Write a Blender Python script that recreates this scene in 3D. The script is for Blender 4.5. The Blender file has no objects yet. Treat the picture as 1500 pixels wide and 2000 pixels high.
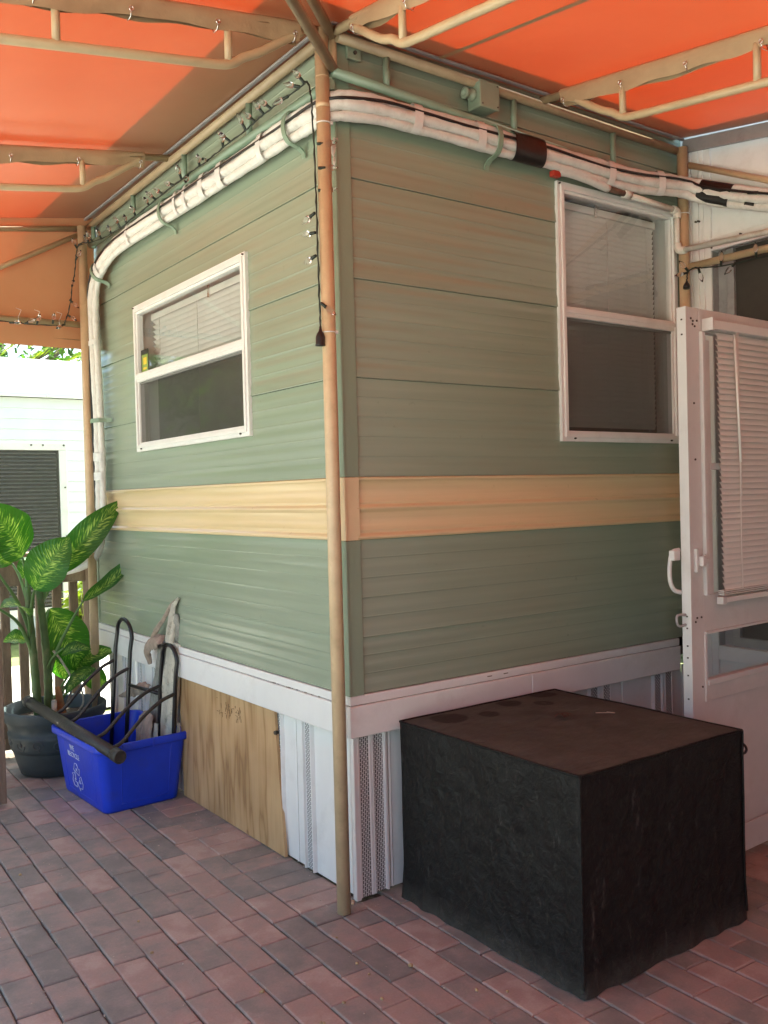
import bpy, bmesh, math, random
from mathutils import Vector, Matrix
import mathutils.noise as mnoise
random.seed(7)
rad = math.radians
sc = bpy.context.scene
C = sc.collection
V = Vector

# ------------------------------------------------------------------ camera
cam = bpy.data.cameras.new("camera")
cam.sensor_fit = 'VERTICAL'; cam.sensor_height = 36; cam.sensor_width = 27
cam.lens = 32.125; cam.clip_end = 400; cam.clip_start = 0.05
camo = bpy.data.objects.new("camera", cam); C.objects.link(camo)
Rv = V((0.8110, -0.5847, -0.0253)); Fv = V((0.5845, 0.8112, -0.01816))
Rv.normalize(); Fv = (Fv - Rv*Fv.dot(Rv)).normalized(); Uv = Rv.cross(Fv)
camo.matrix_world = Matrix(((Rv.x, Uv.x, -Fv.x, -1.638), (Rv.y, Uv.y, -Fv.y, -2.481), (Rv.z, Uv.z, -Fv.z, 1.335), (0, 0, 0, 1)))
sc.camera = camo
CAM = V((-1.638, -2.481, 1.335))

# ------------------------------------------------------------------ world, sun, exposure
SUN_AZ = 25.0      # degrees, from +X towards +Y
SUN_EL = 60.0
w = bpy.data.worlds.new("World"); sc.world = w; w.use_nodes = True
nt = w.node_tree; bg = nt.nodes["Background"]
sky = nt.nodes.new("ShaderNodeTexSky"); sky.sky_type = 'NISHITA'; sky.sun_disc = False
sky.sun_elevation = rad(SUN_EL); sky.sun_rotation = rad(90 - SUN_AZ)
sky.air_density = .85; sky.dust_density = 4.0; sky.ozone_density = .6
nt.links.new(sky.outputs[0], bg.inputs[0]); bg.inputs[1].default_value = 0.13
sl = bpy.data.lights.new("sun", 'SUN'); sl.energy = 4.6; sl.angle = rad(1.2); sl.color = (1.0, .95, .88)
so = bpy.data.objects.new("sun", sl); C.objects.link(so)
sd = V((math.cos(rad(SUN_AZ))*math.cos(rad(SUN_EL)), math.sin(rad(SUN_AZ))*math.cos(rad(SUN_EL)), math.sin(rad(SUN_EL))))
so.rotation_euler = sd.to_track_quat('Z', 'Y').to_euler(); so.location = (4, 4, 9)
sc.view_settings.view_transform = 'Standard'; sc.view_settings.look = 'None'
sc.view_settings.exposure = 2.6; sc.view_settings.gamma = 1.0
sc.view_settings.use_curve_mapping = False
sc.view_settings.use_white_balance = True; sc.view_settings.white_balance_temperature = 6500; sc.view_settings.white_balance_tint = -4
sc.cycles.max_bounces = 10; sc.cycles.diffuse_bounces = 7; sc.cycles.glossy_bounces = 4
sc.cycles.transmission_bounces = 8; sc.cycles.transparent_max_bounces = 12

# ------------------------------------------------------------------ materials
def newmat(name):
    m = bpy.data.materials.new(name); m.use_nodes = True
    n = m.node_tree; b = n.nodes["Principled BSDF"]
    return m, n, b
def N(n, t, **k):
    x = n.nodes.new(t)
    for a, v in k.items():
        if a.startswith('i_'):
            x.inputs[a[2:].replace('_', ' ')].default_value = v
        else: setattr(x, a, v)
    return x
def L(n, a, b): n.links.new(a, b)
def c4(c): return (c[0], c[1], c[2], 1)
def ramp(n, stops):
    r = n.nodes.new("ShaderNodeValToRGB"); e = r.color_ramp.elements
    while len(e) < len(stops): e.new(0.5)
    for q, (p, c) in zip(e, stops): q.position = p; q.color = c4(c)
    return r
def pm(name, col, rough=.5, var=.12, scale=9., stretch=(1,1,1), bump=0., bscale=60., bstretch=None, metal=0., dirt=None, dscale=4., damt=.5, spec=.5, coat=0.):
    """painted / plain surface with mottled colour, optional dirt patches and fine relief"""
    m, n, b = newmat(name)
    b.inputs['Roughness'].default_value = rough; b.inputs['Metallic'].default_value = metal
    b.inputs['Specular IOR Level'].default_value = spec; b.inputs['Coat Weight'].default_value = coat
    tc = N(n, "ShaderNodeTexCoord")
    mp = N(n, "ShaderNodeMapping"); mp.inputs['Scale'].default_value = stretch; L(n, tc.outputs['Object'], mp.inputs[0])
    nz = N(n, "ShaderNodeTexNoise", i_Scale=scale, i_Detail=5., i_Roughness=.6); L(n, mp.outputs[0], nz.inputs['Vector'])
    r = ramp(n, [(.3, [c*(1-var) for c in col]), (.7, [min(1, c*(1+var)) for c in col])]); L(n, nz.outputs['Fac'], r.inputs[0])
    out = r.outputs[0]
    if dirt:
        d = N(n, "ShaderNodeTexNoise", i_Scale=dscale, i_Detail=8., i_Roughness=.7); L(n, tc.outputs['Object'], d.inputs['Vector'])
        dr = ramp(n, [(.52, (0,0,0)), (.72, (damt,)*3)]); L(n, d.outputs['Fac'], dr.inputs[0])
        mx = N(n, "ShaderNodeMixRGB"); L(n, dr.outputs[0], mx.inputs[0]); L(n, out, mx.inputs[1]); mx.inputs[2].default_value = c4(dirt); out = mx.outputs[0]
    L(n, out, b.inputs['Base Color'])
    if bump:
        bm_ = N(n, "ShaderNodeMapping"); bm_.inputs['Scale'].default_value = bstretch or (1,1,1); L(n, tc.outputs['Object'], bm_.inputs[0])
        bn = N(n, "ShaderNodeTexNoise", i_Scale=bscale, i_Detail=4.); L(n, bm_.outputs[0], bn.inputs['Vector'])
        bp = N(n, "ShaderNodeBump", i_Strength=bump, i_Distance=.01); L(n, bn.outputs['Fac'], bp.inputs['Height']); L(n, bp.outputs[0], b.inputs['Normal'])
    return m

M = {}
def two_sided_fresnel(n, geo, ior):
    fr = N(n, "ShaderNodeFresnel"); mr = N(n, "ShaderNodeMapRange"); mr.inputs[3].default_value = ior; mr.inputs[4].default_value = 1/ior
    L(n, geo.outputs['Backfacing'], mr.inputs[0]); L(n, mr.outputs[0], fr.inputs[0]); return fr
def siding(name, col):
    m, n, b = newmat(name)
    tc = N(n, "ShaderNodeTexCoord"); geo = N(n, "ShaderNodeNewGeometry")
    mp = N(n, "ShaderNodeMapping"); mp.inputs['Scale'].default_value = (.35, .35, 14); L(n, geo.outputs['Position'], mp.inputs[0])
    nz = N(n, "ShaderNodeTexNoise", i_Scale=2.2, i_Detail=4., i_Roughness=.6); L(n, mp.outputs[0], nz.inputs['Vector'])
    r = ramp(n, [(.3, [c*.93 for c in col]), (.7, [c*1.07 for c in col])]); L(n, nz.outputs['Fac'], r.inputs[0])
    # small scuffs and specks
    sp = N(n, "ShaderNodeTexNoise", i_Scale=38., i_Detail=3.); L(n, geo.outputs['Position'], sp.inputs['Vector'])
    sr = ramp(n, [(.70, (0,0,0)), (.78, (.35,.35,.35))]); L(n, sp.outputs['Fac'], sr.inputs[0])
    mx = N(n, "ShaderNodeMixRGB"); L(n, sr.outputs[0], mx.inputs[0]); L(n, r.outputs[0], mx.inputs[1]); mx.inputs[2].default_value = c4([c*.6 for c in col])
    L(n, mx.outputs[0], b.inputs['Base Color'])
    rr = N(n, "ShaderNodeTexNoise", i_Scale=3., i_Detail=6.); L(n, geo.outputs['Position'], rr.inputs['Vector'])
    rm = N(n, "ShaderNodeMapRange"); rm.inputs[3].default_value = .15; rm.inputs[4].default_value = .30; L(n, rr.outputs['Fac'], rm.inputs[0]); L(n, rm.outputs[0], b.inputs['Roughness'])
    b.inputs['Specular IOR Level'].default_value = .85
    m2 = N(n, "ShaderNodeMapping"); m2.inputs['Scale'].default_value = (.16, .16, 9); L(n, geo.outputs['Position'], m2.inputs[0])
    bn = N(n, "ShaderNodeTexNoise", i_Scale=3., i_Detail=3.); L(n, m2.outputs[0], bn.inputs['Vector'])
    fn = N(n, "ShaderNodeTexNoise", i_Scale=420., i_Detail=2.); L(n, geo.outputs['Position'], fn.inputs['Vector'])
    bp = N(n, "ShaderNodeBump", i_Strength=.085, i_Distance=.010); L(n, bn.outputs['Fac'], bp.inputs['Height'])
    b2 = N(n, "ShaderNodeBump", i_Strength=.06, i_Distance=.002); L(n, fn.outputs['Fac'], b2.inputs['Height']); L(n, bp.outputs[0], b2.inputs['Normal'])
    L(n, b2.outputs[0], b.inputs['Normal'])
    return m
GREEN = (.258, .306, .228)
M['green'] = siding('green_siding_paint', GREEN)
M['tan'] = siding('tan_siding_paint', (.70, .53, .31))
M['green_trim'] = pm('green_trim_paint', (.235, .30, .22), .38, .1, 5., (1,1,.2), .08, 90)
M['tan_trim'] = pm('tan_trim_paint', (.68, .52, .32), .4, .08, 5.)
M['white'] = pm('white_enamel', (.74, .73, .71), .35, .05, 6., dirt=(.42,.38,.33), dscale=9., damt=.22, bump=.04, bscale=120)
M['door_white'] = pm('dimmed_white_door_paint', (.58, .565, .55), .38, .06, 6., dirt=(.36,.32,.28), dscale=7., damt=.3, bump=.05, bscale=90)  # white darkened to stand in for dimmer light at the door, plus dirt
M['white_trim'] = pm('white_vinyl_trim', (.73, .72, .70), .4, .05, 5., (1,1,.4), dirt=(.35,.31,.27), dscale=5., damt=.25, bump=.05, bscale=60)
M['pipe_tan'] = pm('tan_pipe_paint', (.56, .41, .25), .42, .10, 14., dirt=(.30,.22,.12), dscale=16., damt=.35, bump=.12, bscale=70)
M['pipe_ledger'] = pm('dark_tan_pipe_paint', (.37, .285, .175), .45, .12, 14., dirt=(.22,.165,.10), dscale=12., damt=.4, bump=.1, bscale=70)  # darker tan than the posts, with dirt patches
M['pipe_tan_light'] = pm('pale_tan_pipe_paint', (.47, .365, .22), .42, .09, 14., dirt=(.33,.25,.14), dscale=14., damt=.3, bump=.1, bscale=80)
M['pipe_green'] = pm('green_pipe_paint', (.20, .275, .20), .4, .1, 12., bump=.1, bscale=70)
M['insul'] = pm('white_pipe_insulation', (.66, .65, .61), .6, .07, 25., dirt=(.34,.31,.26), dscale=22., damt=.4, bump=.35, bscale=45)
M['tape_white'] = pm('white_vinyl_tape', (.67, .665, .64), .35, .06, 20., bump=.3, bscale=60)
M['black'] = pm('black_plastic', (.012, .011, .011), .38, .3, 20., bump=.2, bscale=40)
M['black_metal'] = pm('black_painted_metal', (.010, .010, .011), .28, .3, 20.)
M['black_matt'] = pm('matt_black_metal', (.026, .024, .021), .5, .3, 30., bump=.25, bscale=120, dirt=(.07,.06,.045), dscale=20., damt=.5)
M['wire'] = pm('dark_green_wire', (.012, .022, .016), .5, .3, 20.)
M['pvc'] = pm('white_pvc', (.70, .67, .60), .4, .08, 20., dirt=(.33,.24,.16), dscale=18., damt=.45)
M['rust'] = pm('rusty_sleeve', (.13, .075, .05), .8, .5, 40., bump=.3, bscale=90)
M['red'] = pm('red_tape', (.40, .035, .02), .5, .2, 20.)
M['screw'] = pm('dark_screw', (.05, .035, .025), .55, .4, 60.)
M['steel'] = pm('bright_metal', (.75, .73, .70), .25, .05, 10., metal=1.)
M['alu'] = pm('grey_aluminium', (.34, .33, .33), .42, .12, 12., metal=.3, dirt=(.15,.13,.12), dscale=8., damt=.5)
M['gap'] = pm('dark_recess', (.015, .013, .012), .8)
M['caulk'] = pm('old_caulk', (.55, .47, .42), .6, .2, 40., bump=.5, bscale=90)
M['slat'] = pm('white_blind_slat', (.70, .69, .66), .42, .05, 4., dirt=(.45,.40,.34), dscale=12., damt=.2)
M['seal'] = pm('grey_rubber_seal', (.17, .165, .155), .6)
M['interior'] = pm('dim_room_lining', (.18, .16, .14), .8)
M['screen'] = None

def fabric(name='canopy_fabric', fac=.072, c0=(.215, .128, .062), c1=(.260, .160, .080)):
    m, n, b = newmat(name); n.nodes.remove(b)
    out = n.nodes['Material Output']
    geo = N(n, "ShaderNodeNewGeometry")
    nz = N(n, "ShaderNodeTexNoise", i_Scale=1.3, i_Detail=5., i_Roughness=.65); L(n, geo.outputs['Position'], nz.inputs['Vector'])
    r1 = ramp(n, [(.3, c0), (.7, c1)]); L(n, nz.outputs['Fac'], r1.inputs[0])
    r2 = ramp(n, [(.3, (.90, .058, .008)), (.7, (.98, .078, .012))]); L(n, nz.outputs['Fac'], r2.inputs[0])
    wv = N(n, "ShaderNodeTexNoise", i_Scale=420., i_Detail=2.); L(n, geo.outputs['Position'], wv.inputs['Vector'])
    big = N(n, "ShaderNodeTexNoise", i_Scale=3.5, i_Detail=3.); L(n, geo.outputs['Position'], big.inputs['Vector'])
    b1 = N(n, "ShaderNodeBump", i_Strength=.25, i_Distance=.05); L(n, big.outputs['Fac'], b1.inputs['Height'])
    bp = N(n, "ShaderNodeBump", i_Strength=.25, i_Distance=.002); L(n, wv.outputs['Fac'], bp.inputs['Height']); L(n, b1.outputs[0], bp.inputs['Normal'])
    d = N(n, "ShaderNodeBsdfDiffuse"); L(n, r1.outputs[0], d.inputs[0]); L(n, bp.outputs[0], d.inputs['Normal'])
    t = N(n, "ShaderNodeBsdfTranslucent"); L(n, r2.outputs[0], t.inputs[0]); L(n, bp.outputs[0], t.inputs['Normal'])
    mx = N(n, "ShaderNodeMixShader"); mx.inputs[0].default_value = fac
    L(n, d.outputs[0], mx.inputs[1]); L(n, t.outputs[0], mx.inputs[2])
    g = N(n, "ShaderNodeBsdfGlossy"); g.inputs['Roughness'].default_value = .45; g.inputs[0].default_value = (1,1,1,1)
    fr = two_sided_fresnel(n, geo, 1.25)
    m3 = N(n, "ShaderNodeMixShader"); L(n, fr.outputs[0], m3.inputs[0]); L(n, mx.outputs[0], m3.inputs[1]); L(n, g.outputs[0], m3.inputs[2])
    L(n, m3.outputs[0], out.inputs[0])
    return m
M['fabric'] = fabric(); M['curtain'] = fabric('off_sun_canopy_fabric', .055, (.40, .235, .125), (.46, .28, .15))  # curtain: same cloth out of direct sun, that look put into its colour
M['sleeve'] = pm('tan_fabric_sleeve', (.36, .25, .14), .75, .1, 12., bump=.35, bscale=22)

def paver_mat():
    m, n, b = newmat('concrete_paver')
    oi = N(n, "ShaderNodeObjectInfo"); geo = N(n, "ShaderNodeNewGeometry")
    ad = N(n, "ShaderNodeMath", operation='ADD'); L(n, oi.outputs['Random'], ad.inputs[0]); L(n, geo.outputs['Random Per Island'], ad.inputs[1])
    fr = N(n, "ShaderNodeMath", operation='FRACT'); L(n, ad.outputs[0], fr.inputs[0])
    nz = N(n, "ShaderNodeTexNoise", i_Scale=8.5, i_Detail=4., i_Roughness=.6); L(n, geo.outputs['Position'], nz.inputs['Vector'])
    sc_ = N(n, "ShaderNodeMath", operation='MULTIPLY_ADD'); L(n, nz.outputs['Fac'], sc_.inputs[0]); sc_.inputs[1].default_value = 1.9; sc_.inputs[2].default_value = -.95
    fq = N(n, "ShaderNodeMapRange"); fq.inputs[3].default_value = .08; fq.inputs[4].default_value = .92; L(n, fr.outputs[0], fq.inputs[0])
    a2 = N(n, "ShaderNodeMath", operation='ADD'); L(n, fq.outputs[0], a2.inputs[0]); L(n, sc_.outputs[0], a2.inputs[1])
    r = ramp(n, [(0., (.195, .194, .176)), (.30, (.240, .228, .204)), (.52, (.300, .255, .224)), (.76, (.345, .258, .222)), (1., (.400, .322, .278))])
    L(n, a2.outputs[0], r.inputs[0])
    fn = N(n, "ShaderNodeTexNoise", i_Scale=160., i_Detail=4., i_Roughness=.7); L(n, geo.outputs['Position'], fn.inputs['Vector'])
    fm = N(n, "ShaderNodeMapRange"); fm.inputs[3].default_value = .78; fm.inputs[4].default_value = 1.22; L(n, fn.outputs['Fac'], fm.inputs[0])
    mx = N(n, "ShaderNodeMixRGB", blend_type='MULTIPLY'); mx.inputs[0].default_value = 1; L(n, r.outputs[0], mx.inputs[1]); L(n, fm.outputs[0], mx.inputs[2])
    # pale scuffed patches
    sc2 = N(n, "ShaderNodeTexNoise", i_Scale=9., i_Detail=8., i_Roughness=.75); L(n, geo.outputs['Position'], sc2.inputs['Vector'])
    s2 = ramp(n, [(.56, (0,0,0)), (.75, (.5,.5,.5))]); L(n, sc2.outputs['Fac'], s2.inputs[0])
    m2 = N(n, "ShaderNodeMixRGB"); L(n, s2.outputs[0], m2.inputs[0]); L(n, mx.outputs[0], m2.inputs[1]); m2.inputs[2].default_value = (.45, .40, .345, 1)
    L(n, m2.outputs[0], b.inputs['Base Color'])
    b.inputs['Roughness'].default_value = .72; b.inputs['Specular IOR Level'].default_value = .4
    cn = N(n, "ShaderNodeTexNoise", i_Scale=45., i_Detail=5.); L(n, geo.outputs['Position'], cn.inputs['Vector'])
    b1 = N(n, "ShaderNodeBump", i_Strength=.35, i_Distance=.004); L(n, cn.outputs['Fac'], b1.inputs['Height'])
    bp = N(n, "ShaderNodeBump", i_Strength=.35, i_Distance=.0015); L(n, fn.outputs['Fac'], bp.inputs['Height']); L(n, b1.outputs[0], bp.inputs['Normal'])
    L(n, bp.outputs[0], b.inputs['Normal'])
    return m
M['paver'] = paver_mat()
M['sand'] = pm('joint_sand', (.14, .105, .082), .95, .45, 90., bump=.8, bscale=220, dirt=(.14,.11,.08), dscale=30., damt=.6)

def ply_mat():
    m, n, b = newmat('weathered_plywood')
    tc = N(n, "ShaderNodeTexCoord")
    mp = N(n, "ShaderNodeMapping"); mp.inputs['Scale'].default_value = (1, 2.3, .30); mp.inputs['Location'].default_value = (.3, .71, .17); L(n, tc.outputs['Object'], mp.inputs[0])
    # growth rings: contour lines of a slow noise field give the cathedral figure
    ds = N(n, "ShaderNodeTexNoise", i_Scale=3.1, i_Detail=3.2, i_Roughness=.5); L(n, mp.outputs[0], ds.inputs['Vector'])
    mu = N(n, "ShaderNodeMath", operation='MULTIPLY'); L(n, ds.outputs['Fac'], mu.inputs[0]); mu.inputs[1].default_value = 13.
    fr = N(n, "ShaderNodeMath", operation='PINGPONG'); L(n, mu.outputs[0], fr.inputs[0]); fr.inputs[1].default_value = 1.
    r = ramp(n, [(0., (.52, .335, .170)), (.5, (.48, .300, .145)), (.8, (.43, .258, .115)), (1., (.32, .180, .078))]); L(n, fr.outputs[0], r.inputs[0])
    m3 = N(n, "ShaderNodeMapping"); m3.inputs['Scale'].default_value = (1, 70, 2.0); L(n, tc.outputs['Object'], m3.inputs[0])
    fn = N(n, "ShaderNodeTexNoise", i_Scale=3., i_Detail=5., i_Roughness=.7); L(n, m3.outputs[0], fn.inputs['Vector'])
    fm = N(n, "ShaderNodeMapRange"); fm.inputs[3].default_value = .80; fm.inputs[4].default_value = 1.16; L(n, fn.outputs['Fac'], fm.inputs[0])
    mx = N(n, "ShaderNodeMixRGB", blend_type='MULTIPLY'); mx.inputs[0].default_value = 1; L(n, r.outputs[0], mx.inputs[1]); L(n, fm.outputs[0], mx.inputs[2])
    st = N(n, "ShaderNodeTexNoise", i_Scale=2.4, i_Detail=4.); L(n, tc.outputs['Object'], st.inputs['Vector'])
    sr = ramp(n, [(.45, (1,1,1)), (.75, (.74,.70,.66))]); L(n, st.outputs['Fac'], sr.inputs[0])
    m4 = N(n, "ShaderNodeMixRGB", blend_type='MULTIPLY'); m4.inputs[0].default_value = 1; L(n, mx.outputs[0], m4.inputs[1]); L(n, sr.outputs[0], m4.inputs[2])
    vo = N(n, "ShaderNodeTexVoronoi", i_Scale=4.3); L(n, tc.outputs['Object'], vo.inputs['Vector'])
    kr = ramp(n, [(.03, (.9,.9,.9)), (.07, (0,0,0))]); L(n, vo.outputs['Distance'], kr.inputs[0])
    k2 = N(n, "ShaderNodeMixRGB"); L(n, kr.outputs[0], k2.inputs[0]); L(n, m4.outputs[0], k2.inputs[1]); k2.inputs[2].default_value = (.09, .042, .018, 1)
    L(n, k2.outputs[0], b.inputs['Base Color']); b.inputs['Roughness'].default_value = .62
    bp = N(n, "ShaderNodeBump", i_Strength=.3, i_Distance=.003); L(n, fn.outputs['Fac'], bp.inputs['Height']); L(n, bp.outputs[0], b.inputs['Normal'])
    return m
M['ply'] = ply_mat()
M['ply_mark'] = pm('burnt_stamp_ink', (.13, .072, .032), .7, .4, 60.)

def perf_mat():
    m, n, b = newmat('perforated_white_vinyl')
    tc = N(n, "ShaderNodeTexCoord"); uv = tc.outputs['UV']
    br = N(n, "ShaderNodeTexBrick", offset=.5, i_Scale=1.0)
    br.inputs['Color1'].default_value = (0,0,0,1); br.inputs['Color2'].default_value = (0,0,0,1); br.inputs['Mortar'].default_value = (1,1,1,1)
    br.inputs['Mortar Size'].default_value = .0017; br.inputs['Mortar Smooth'].default_value = .2; br.inputs['Brick Width'].default_value = .0145; br.inputs['Row Height'].default_value = .0072
    L(n, uv, br.inputs['Vector'])
    mx = N(n, "ShaderNodeMixRGB"); L(n, br.outputs['Color'], mx.inputs[0]); mx.inputs[1].default_value = (.035,.033,.032,1); mx.inputs[2].default_value = (.72,.72,.71,1)
    L(n, mx.outputs[0], b.inputs['Base Color']); b.inputs['Roughness'].default_value = .45
    bp = N(n, "ShaderNodeBump", i_Strength=.8, i_Distance=.002); L(n, br.outputs['Color'], bp.inputs['Height']); L(n, bp.outputs[0], b.inputs['Normal'])
    return m
M['perf'] = perf_mat()

def glass_mat(name, col=(1,1,1), rough=0.0, ior=1.5):
    m, n, b = newmat(name)
    b.inputs['Base Color'].default_value = c4(col); b.inputs['Roughness'].default_value = rough
    b.inputs['Transmission Weight'].default_value = 1; b.inputs['IOR'].default_value = ior
    return m
def pane_mat(name, refl=1.0, tint=(.93,.95,.94)):
    # thin window pane: clear straight through, mirror-like at the surface
    m, n, b = newmat(name); n.nodes.remove(b); out = n.nodes['Material Output']
    t = N(n, "ShaderNodeBsdfTransparent"); t.inputs[0].default_value = c4(tint)
    g = N(n, "ShaderNodeBsdfGlossy"); g.inputs['Roughness'].default_value = .015
    geo = N(n, "ShaderNodeNewGeometry"); nz = N(n, "ShaderNodeTexNoise", i_Scale=3., i_Detail=1.); L(n, geo.outputs['Position'], nz.inputs['Vector'])
    bp = N(n, "ShaderNodeBump", i_Strength=.10, i_Distance=.01); L(n, nz.outputs['Fac'], bp.inputs['Height']); L(n, bp.outputs[0], g.inputs['Normal'])
    fr = two_sided_fresnel(n, geo, 2.1)
    mx = N(n, "ShaderNodeMixShader"); L(n, fr.outputs[0], mx.inputs[0]); L(n, t.outputs[0], mx.inputs[1]); L(n, g.outputs[0], mx.inputs[2])
    L(n, mx.outputs[0], out.inputs[0]); return m
M['pane'] = pane_mat('window_pane_glass')
M['bulb'] = glass_mat('clear_bulb_glass', (.97,.93,.95), .03, 1.4)
def screen_mat():
    m, n, b = newmat('insect_screen_mesh'); n.nodes.remove(b); out = n.nodes['Material Output']
    t = N(n, "ShaderNodeBsdfTransparent"); d = N(n, "ShaderNodeBsdfPrincipled"); d.inputs['Base Color'].default_value = (.085,.078,.066,1); d.inputs['Roughness'].default_value = .5
    mx = N(n, "ShaderNodeMixShader"); mx.inputs[0].default_value = .52; L(n, t.outputs[0], mx.inputs[1]); L(n, d.outputs[0], mx.inputs[2]); L(n, mx.outputs[0], out.inputs[0])
    return m
M['screen'] = screen_mat()

# ------------------------------------------------------------------ object helpers
WL = {}
def tag(o, label=None, cat=None, group=None, kind=None):
    if label: o['label'] = label
    if cat: o['category'] = cat
    if group: o['group'] = group
    if kind: o['kind'] = kind
    return o
def thing(name, loc, label, cat, group=None):
    o = bpy.data.objects.new(name, None); C.objects.link(o); o.location = loc; o.empty_display_size = .05
    WL[o.name] = V(loc); return tag(o, label, cat, group)
def link(name, me, parent=None, loc=(0,0,0)):
    """loc is a world position; parents are never rotated"""
    o = bpy.data.objects.new(name, me); C.objects.link(o); WL[o.name] = V(loc)
    if parent is not None:
        o.parent = parent; o.location = V(loc) - WL[parent.name]
    else: o.location = loc
    return o
def frame_of(d):
    d = d.normalized(); a = V((0,0,1)) if abs(d.z) < .9 else V((1,0,0))
    x = a.cross(d).normalized(); return x, d.cross(x).normalized(), d
class MB:
    def __init__(s): s.bm = bmesh.new(); s.uv = None
    def face(s, vs, mi=0, smooth=False):
        try: f = s.bm.faces.new(vs)
        except ValueError: return None
        f.material_index = mi; f.smooth = smooth; return f
    def quad(s, a, b, c, d, mi=0): return s.face([s.bm.verts.new(q) for q in (a, b, c, d)], mi)
    def poly(s, pts, mi=0): return s.face([s.bm.verts.new(q) for q in pts], mi)
    def box(s, lo, hi, bev=0., mi=0, M4=None):
        lo, hi = V(lo), V(hi); c = (lo+hi)/2; h = (hi-lo)/2
        g = bmesh.ops.create_cube(s.bm, size=2.0)
        vs = g['verts']
        for v in vs: v.co = V((v.co.x*h.x, v.co.y*h.y, v.co.z*h.z))
        fs = set(f for v in vs for f in v.link_faces)
        for f in fs: f.material_index = mi
        if bev > 0:
            es = list(set(e for v in vs for e in v.link_edges))
            r = bmesh.ops.bevel(s.bm, geom=es, offset=bev, segments=2, profile=.5, affect='EDGES')
            vs = list(set(vv for f in r['faces'] for vv in f.verts) | set(v for v in vs if v.is_valid))
            allf = set(f for v in vs for f in v.link_faces); 
            for f in allf: f.material_index = mi
            vs = list(set(v for f in allf for v in f.verts))
        for v in vs:
            v.co = v.co + c
            if M4 is not None: v.co = M4 @ v.co
        return s
    def obox(s, c, ax, ay, az, bev=0., mi=0):
        """box centred on c with half-axis vectors ax, ay, az"""
        ax, ay, az = V(ax), V(ay), V(az)
        M4 = Matrix.Translation(V(c)) @ Matrix((ax.normalized(), ay.normalized(), az.normalized())).transposed().to_4x4()
        return s.box((-ax.length, -ay.length, -az.length), (ax.length, ay.length, az.length), bev, mi, M4)
    def bar(s, a, b, w, t, up=(0,0,1), bev=0., mi=0):
        a, b = V(a), V(b); d = b-a; u = V(up); x = d.cross(u).normalized(); u = x.cross(d).normalized()
        return s.obox((a+b)/2, d/2, x*(t/2), u*(w/2), bev, mi)
    def tube(s, pts, r, seg=12, mi=0, caps=True, closed=False):
        pts = [V(p) for p in pts]; n = len(pts); rs = r if isinstance(r, (list, tuple)) else [r]*n
        rings = []; x = None
        for i, p in enumerate(pts):
            a = pts[i-1] if (i > 0 or closed) else pts[i]; b = pts[(i+1) % n] if (i < n-1 or closed) else pts[i]
            d = (b-a).normalized()
            if x is None: x, y, _ = frame_of(d)
            else:
                x = (x - d*x.dot(d)).normalized(); y = d.cross(x)
            rings.append([s.bm.verts.new(p + (x*math.cos(t*2*math.pi/seg) + y*math.sin(t*2*math.pi/seg))*rs[i]) for t in range(seg)])
        for i in range(n if closed else n-1):
            A, B = rings[i], rings[(i+1) % n]
            for k in range(seg): s.face([A[k], A[(k+1) % seg], B[(k+1) % seg], B[k]], mi, True)
        if caps and not closed:
            s.face(list(reversed(rings[0])), mi); s.face(rings[-1], mi)
        return s
    def lathe(s, prof, c=(0,0,0), seg=32, mi=0, axis=(0,0,1)):
        c = V(c); x, y, d = frame_of(V(axis)); rings = []
        for r, z in prof:
            rings.append([s.bm.verts.new(c + d*z + (x*math.cos(t*2*math.pi/seg) + y*math.sin(t*2*math.pi/seg))*max(r, 1e-5)) for t in range(seg)])
        for A, B in zip(rings, rings[1:]):
            for k in range(seg): s.face([A[k], A[(k+1) % seg], B[(k+1) % seg], B[k]], mi, True)
        return s
    def ico(s, c, r, sub=2, scale=(1,1,1), mi=0):
        g = bmesh.ops.create_icosphere(s.bm, subdivisions=sub, radius=r)
        for v in g['verts']: v.co = V((v.co.x*scale[0], v.co.y*scale[1], v.co.z*scale[2])) + V(c)
        for f in set(f for v in g['verts'] for f in v.link_faces): f.material_index = mi; f.smooth = True
        return s
    def grid(s, fn, nu, nv, mi=0, smooth=True, uvfn=None):
        vs = [[s.bm.verts.new(fn(i/nu, j/nv)) for j in range(nv+1)] for i in range(nu+1)]
        for i in range(nu):
            for j in range(nv):
                f = s.face([vs[i][j], vs[i+1][j], vs[i+1][j+1], vs[i][j+1]], mi, smooth)
                if uvfn and f:
                    if s.uv is None: s.uv = s.bm.loops.layers.uv.new("UVMap")
                    for l, (a, b) in zip(f.loops, ((i,j),(i+1,j),(i+1,j+1),(i,j+1))): l[s.uv].uv = uvfn(a/nu, b/nv)
        return s
    def build(s, name, mats, parent=None, origin=None, normals=True, kind=None, label=None):
        if normals: bmesh.ops.recalc_face_normals(s.bm, faces=s.bm.faces[:])
        co = [v.co for v in s.bm.verts]
        if origin is None:
            lo = V([min(c[i] for c in co) for i in range(3)]); hi = V([max(c[i] for c in co) for i in range(3)]); origin = (lo+hi)/2
        origin = V(origin)
        for v in s.bm.verts: v.co -= origin
        me = bpy.data.meshes.new(name); s.bm.to_mesh(me); s.bm.free()
        for m in (mats if isinstance(mats, (list, tuple)) else [mats]): me.materials.append(m)
        o = link(name, me, parent, origin)
        if kind: o['kind'] = kind
        if label: o['label'] = label
        return o
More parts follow.
